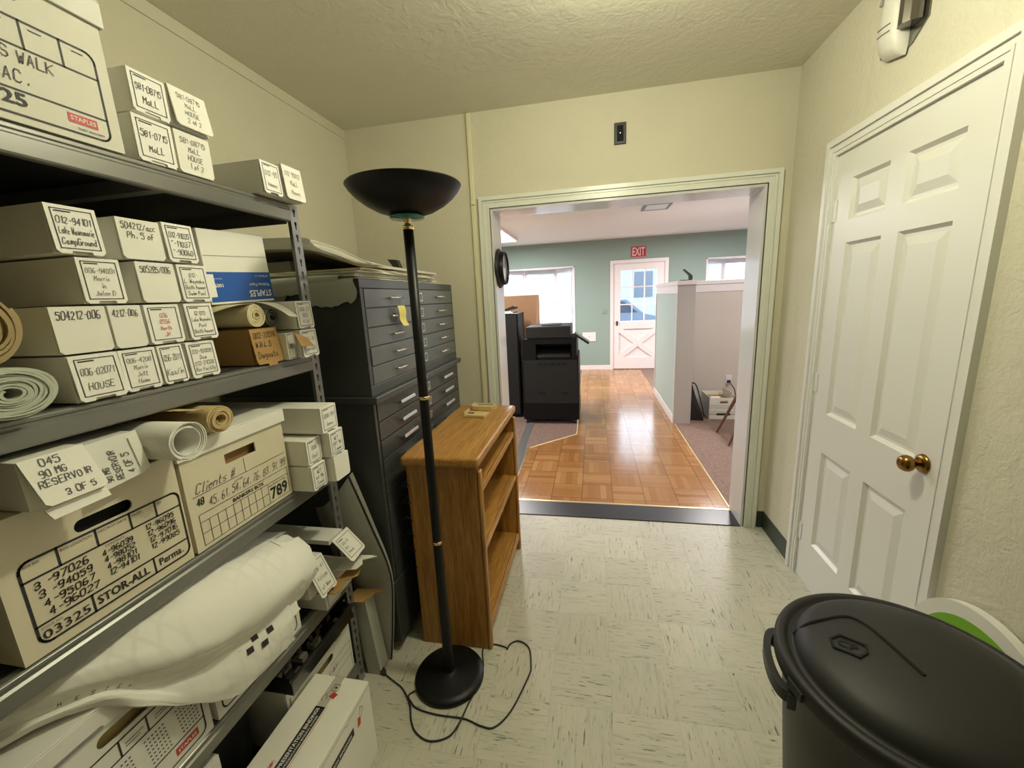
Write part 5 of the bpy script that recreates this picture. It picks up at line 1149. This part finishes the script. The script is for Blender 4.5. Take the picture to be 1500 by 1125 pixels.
pl = pl.build('plug', M_blackp, t, bevel=.003)
MB().box(-.030, -.012, -.008, -.0065, .008, .014, 0).box(-.030, -.012, .0065, .008, .008, .014, 0).build('prong', M_chrome, pl, loc=(-.868-LX,1.277-LY,0), rot=(0,0,-.45))

# ------------------------------------------------------------------ oak bookcase
BX0, BX1, BY0, BY1 = -.755, -.455, 1.452, 2.212
t = thing('bookcase', 'low oak bookcase with three open shelves in front of the drawing file', 'bookcase', (-.60, 1.83, 0))
MB().box(BX0-.012, BX1+.014, BY0-.022, BY1+.030, .853, .893).build('top', M_oaky, t, world=True, bevel=.011, seg=3)
for y0_, y1_ in ((BY0, BY0+.022), (BY1-.022, BY1)):
    MB().box(BX0, BX1, y0_, y1_, 0.0005, .8525).build('side_panel', M_oakz, t, world=True, bevel=.002)
for y0_, y1_ in ((BY0-.003, BY0+.030), (BY1-.030, BY1+.003)): MB().box(BX1+.0005, BX1+.016, y0_, y1_, .0005, .835).build('edge_stile', M_oakz, t, world=True, bevel=.007, seg=3)
MB().box(BX0, BX0+.006, BY0+.0225, BY1-.0225, .06, .8525).build('back_panel', M_oakz, t, world=True)
for z_ in (.728, .462): MB().box(BX0+.0065, BX1-.006, BY0+.0225, BY1-.0225, z_, z_+.022).box(BX1-.0055, BX1+.008, BY0+.0305, BY1-.0305, z_-.006, z_+.024).build('shelf', M_oaky, t, world=True, bevel=.004)
MB().box(BX0+.0065, BX1-.004, BY0+.0225, BY1-.0225, .088, .110).box(BX1-.0035, BX1+.010, BY0+.0305, BY1-.0305, .070, .112).build('bottom_shelf', M_oaky, t, world=True, bevel=.004)
MB().box(BX1-.03, BX1-.012, BY0+.0225, BY1-.0225, .0005, .0695).build('kick_board', M_oaky, t, world=True)
for z_ in (.78, .70, .62, .55, .48, .40): MB().cyl(.004, 0, .006, 8, 0, frame((BX0+.004, BY0-.0003, z_-.02),(1,0,0),(0,0,1))).build('shelf_pin', M_brass, t, world=True)
t = thing('cardboard_clip', 'flat tan cardboard piece with a folded end lying on the bookcase', 'cardboard', (-.606, 2.015, .8935), -.10)
MB().box(-.055, .055, -.036, .036, 0, .014).box(-.062, -.0555, -.036, .036, 0, .030).build('body', M_tan, t, bevel=.002)
MB().prism([(-.052,-.006),(-.018,-.010),(-.018,.012),(-.052,.010)], .0141, .0148).build('slot', M_gap, t)
t = thing('cardboard_clip', 'open tan cardboard loop with a rounded end on the bookcase', 'cardboard', (-.605, 2.165, .8935), -.06)
ring = [(-.06+.0,-.036),(.05,-.036),(.068,-.02),(.068,.02),(.05,.036),(-.06,.036)]
MB().plate(ring, [[(-.045,-.008),(.045,-.008),(.052,0),(.045,.024),(-.045,.024)]], 0, .020).build('body', M_tan, t, bevel=.003)
MB().box(-.072, -.0605, -.03, .03, 0, .026).build('folded_end', M_tan, t, bevel=.002)

# ------------------------------------------------------------------ refuse can
CX, CY, CR, CZ = .698, .912, .258, .610
t = thing('refuse_can', 'round black plastic refuse can with a domed lid by the door', 'trash can', (CX, CY, 0), math.radians(-8))
MB().lathe([(0,.012),(.185,.012),(.192,0.001),(.198,.012),(.236,.50),(.240,.56),(.243,.575),(.246,.60),(.238,.60),(.234,.56),(.19,.03),(0,.03)], 72).build('body', M_blackp, t)
mb = MB().lathe([(.2475,.588),(.258,.590),(.262,.596),(.262,.622),(.259,.630),(.250,.634),(.240,.632),(.236,.624),(.226,.622),(.221,.632),(.213,.648),(.190,.662),(.140,.678),(.08,.688),(.0,.691)], 96)
lid = mb.build('lid', M_lidp, t)
def dome(r): 
    P_ = [(.221,.632),(.213,.648),(.190,.662),(.140,.678),(.08,.688),(.0,.691)]
    for i in range(5):
        if P_[i][0] >= r >= P_[i+1][0]: f_ = (P_[i][0]-r)/(P_[i][0]-P_[i+1][0]); return P_[i][1]+(P_[i+1][1]-P_[i][1])*f_
    return .632
def on(x, y): return (x, y, dome(math.hypot(x, y))+.0004)
# raised finger plate edge on the lid, emblem and rim lugs
path = [on(-.216,.052),on(-.18,.066),on(-.14,.080),on(-.105,.090),on(-.085,.088),on(-.070,.070),on(-.055,.035),on(-.035,-.02),on(-.018,-.065)]
MB().tube(cat_rom(path, 5), .0042, 8).build('lid_ridge', M_gap, lid)
mb = MB(); K = Matrix.Translation((-.128, -.010, dome(.128)+.001)) @ Matrix.Rotation(-.16,4,'Y') @ Matrix.Rotation(-.55,4,'Z')
hexp = [(.036,.0),(.030,.024),(-.022,.026),(-.036,.0),(-.024,-.024),(.026,-.024)]
mb.plate(hexp, [[(p[0]*.86,p[1]*.80) for p in hexp]], 0, .002, 0, K); printed(mb, 'CP', -.020, -.010, .020, 0, K, 1, .038, .001); mb.line([(-.026,.0165),(.026,.0165)], .002, .001, 0, K)
mb.build('emblem', M_gap, lid)
for a_ in (100, 60, 20, 200, 250, 300):
    a_ = math.radians(a_); MB().box(.2622, .267, -.022, .022, .597, .618, 0, Matrix.Rotation(a_,4,'Z')).build('rim_lug', M_lidp, lid)
for s_ in (0, 1):
    K = Matrix.Rotation(math.radians(176) + PI*s_, 4, 'Z')
    pts = [K @ Vector(p) for p in ((.236,-.100,0),(.262,-.092,0),(.278,-.055,0),(.283,0,0),(.278,.055,0),(.262,.092,0),(.236,.100,0))]
    po = [K @ Vector(p) for p in ((.236,-.080,0),(.252,-.074,0),(.263,-.045,0),(.267,0,0),(.263,.045,0),(.252,.074,0),(.236,.080,0))]
    a_, b_ = cat_rom(pts, 4), cat_rom(po, 4)
    mb = MB().prism([(p.x,p.y) for p in a_]+[(p.x,p.y) for p in reversed(b_)], .558, .588).box(.234, .252, -.104, -.078, .545, .586, 0, K).box(.234, .252, .078, .104, .545, .586, 0, K)
    mb.build('handle', M_blackp, t, bevel=.002)

# ------------------------------------------------------------------ round-topped board, wall devices
t = thing('round_board', 'white round-topped board with a lime green centre leaning on the wall', 'board', (1.022, 1.13, 0))
cz = .362
def arch(r, n=40, b=0.001): return [(r,b)]+[(r*math.cos(PI*i/n), cz+r*math.sin(PI*i/n)) for i in range(n+1)]+[(-r,b)]
F = frame((0,0,0),(0,-1,0),(0,0,1))
MB().prism(arch(.250), -.012, .012, 0, F).build('board', M_wplas, t, bevel=.005)
MB().prism([(p[0], max(p[1],.06)) for p in arch(.211)], .0122, .0135, 0, F).build('green_panel', M_lime, t)
t = thing('emergency_light', 'white emergency strobe light with smoked lens high above the panel door', 'strobe light', (XR, 1.84, 2.36))
F = frame((0,0,0),(0,-1,0),(0,0,1))
MB().prism([(-.110,-.075),(.13,-.13),(.13,.17),(-.110,.17)][:0] or [(-.112,-.072),(-.06,-.100),(.0,-.110),(.05,-.10),(.112,-.055),(.112,.17),(-.112,.17)], 0, .006, 0, F).build('mounting_plate', M_lens, t)
def slab(u0, u1, dep): return
rows = []
for k in range(9):
    z_ = .165-.26*k/8 if k < 7 else (.165-.26*.93 if k == 7 else .165-.26)
body = MB()
secs = [(.168,1),(.0,1),(-.05,1),(-.085,.86),(-.105,.62),(-.115,.3)]
prof = [(-.080,.0065),(-.077,.036),(-.066,.045),(-.03,.052),(.016,.054),(.034,.048),(.036,.0065)]
g_ = [[(p[0]*(1 if s_ > .8 else (.75+.25*s_)), z_+(.02*p[0]/.1 if z_ < 0 else 0)*-1, p[1]*s_ if p[1] > .01 else p[1]) for p in prof] for z_, s_ in secs]
body.grid([[F @ Vector((p[0], p[1], p[2])) for p in r] for r in g_], smooth=True)
for lst in (g_[0], g_[-1]): body.add([F @ Vector(p) for p in lst], [tuple(range(len(lst)))])
body.build('housing', M_wplas, t)
mb = MB()
for dz in (-.012, -.034): mb.tube([F @ Vector((u_, dz-.03*(u_+.1)/.12*-0-.018*u_/.1, w_)) for u_, w_ in ((-.078,.036),(-.067,.0455),(-.03,.0525),(.014,.0545))], .0022, 6)
MB().tube([F @ Vector(p) for p in ((-.050,.165,.052),(-.044,.13,.053),(-.046,.10,.052),(-.052,.070,.051))], [.006,.006,.003,.007], 8).build('hanging_tag', M_pencil, t)
mb.build('groove', M_pencil, t)
MB().prism([(.040,.007),(.040,.048),(.052,.060),(.075,.062),(.094,.048),(.100,.007)], -.045, .168, 0, frame((0,0,0),(0,-1,0),(-1,0,0)) @ Matrix.Identity(4)).build('lens', M_lens, t, bevel=.006, seg=3) if False else None
MB().prism([(u_, -w_) for u_, w_ in ((.038,.007),(.038,.040),(.046,.052),(.060,.058),(.076,.055),(.090,.042),(.097,.022),(.098,.007))], -.050, .168, 0, Matrix(((0,1,0,0),(-1,0,0,0),(0,0,1,0),(0,0,0,1)))).build('lens', M_lens, t, bevel=.006, seg=3)
t = thing('outlet_box', 'small black outlet plate on the wall above the wide opening', 'outlet', (.156, YD, 2.367))
MB().box(-.033, .033, -.007, 0, -.056, .056).build('plate', M_blackp, t, bevel=.003)
MB().box(-.017, .017, -.012, -.007, -.040, .040).build('receptacle', M_gap, t, bevel=.002)
MB().cyl(.003, 0, .001, 8, 0, FY(0,-.0125,0)).build('screw', M_chrome, t)
t = thing('wire_raceway', 'cream wire raceway running up the wall left of the opening', 'raceway', (-.716, YD, 0))
MB().box(-.015, .013, -.014, 0, 0.112, 2.062).box(-.014, .012, -.014, 0, 2.066, HC-.002).build('channel', M_race, t, bevel=.003)
MB().box(-.018, .036, -.004, 0, 2.060, 2.067).build('joint_cover', M_race, t)
MB().tube([(-.024,-.003,.112),(-.024,-.003,HC-.002)], .0028, 6).build('wire', M_race, t)
t = thing('ceiling_lamp', 'white porcelain lamp holder with a bare bulb on the storage room ceiling', 'ceiling lamp', (.12, 1.28, HC))
MB().lathe([(0,-.045),(.022,-.045),(.030,-.038),(.040,-.018),(.062,-.008),(.064,0),(0,0)], 28).build('lamp_holder', M_wplas, t)
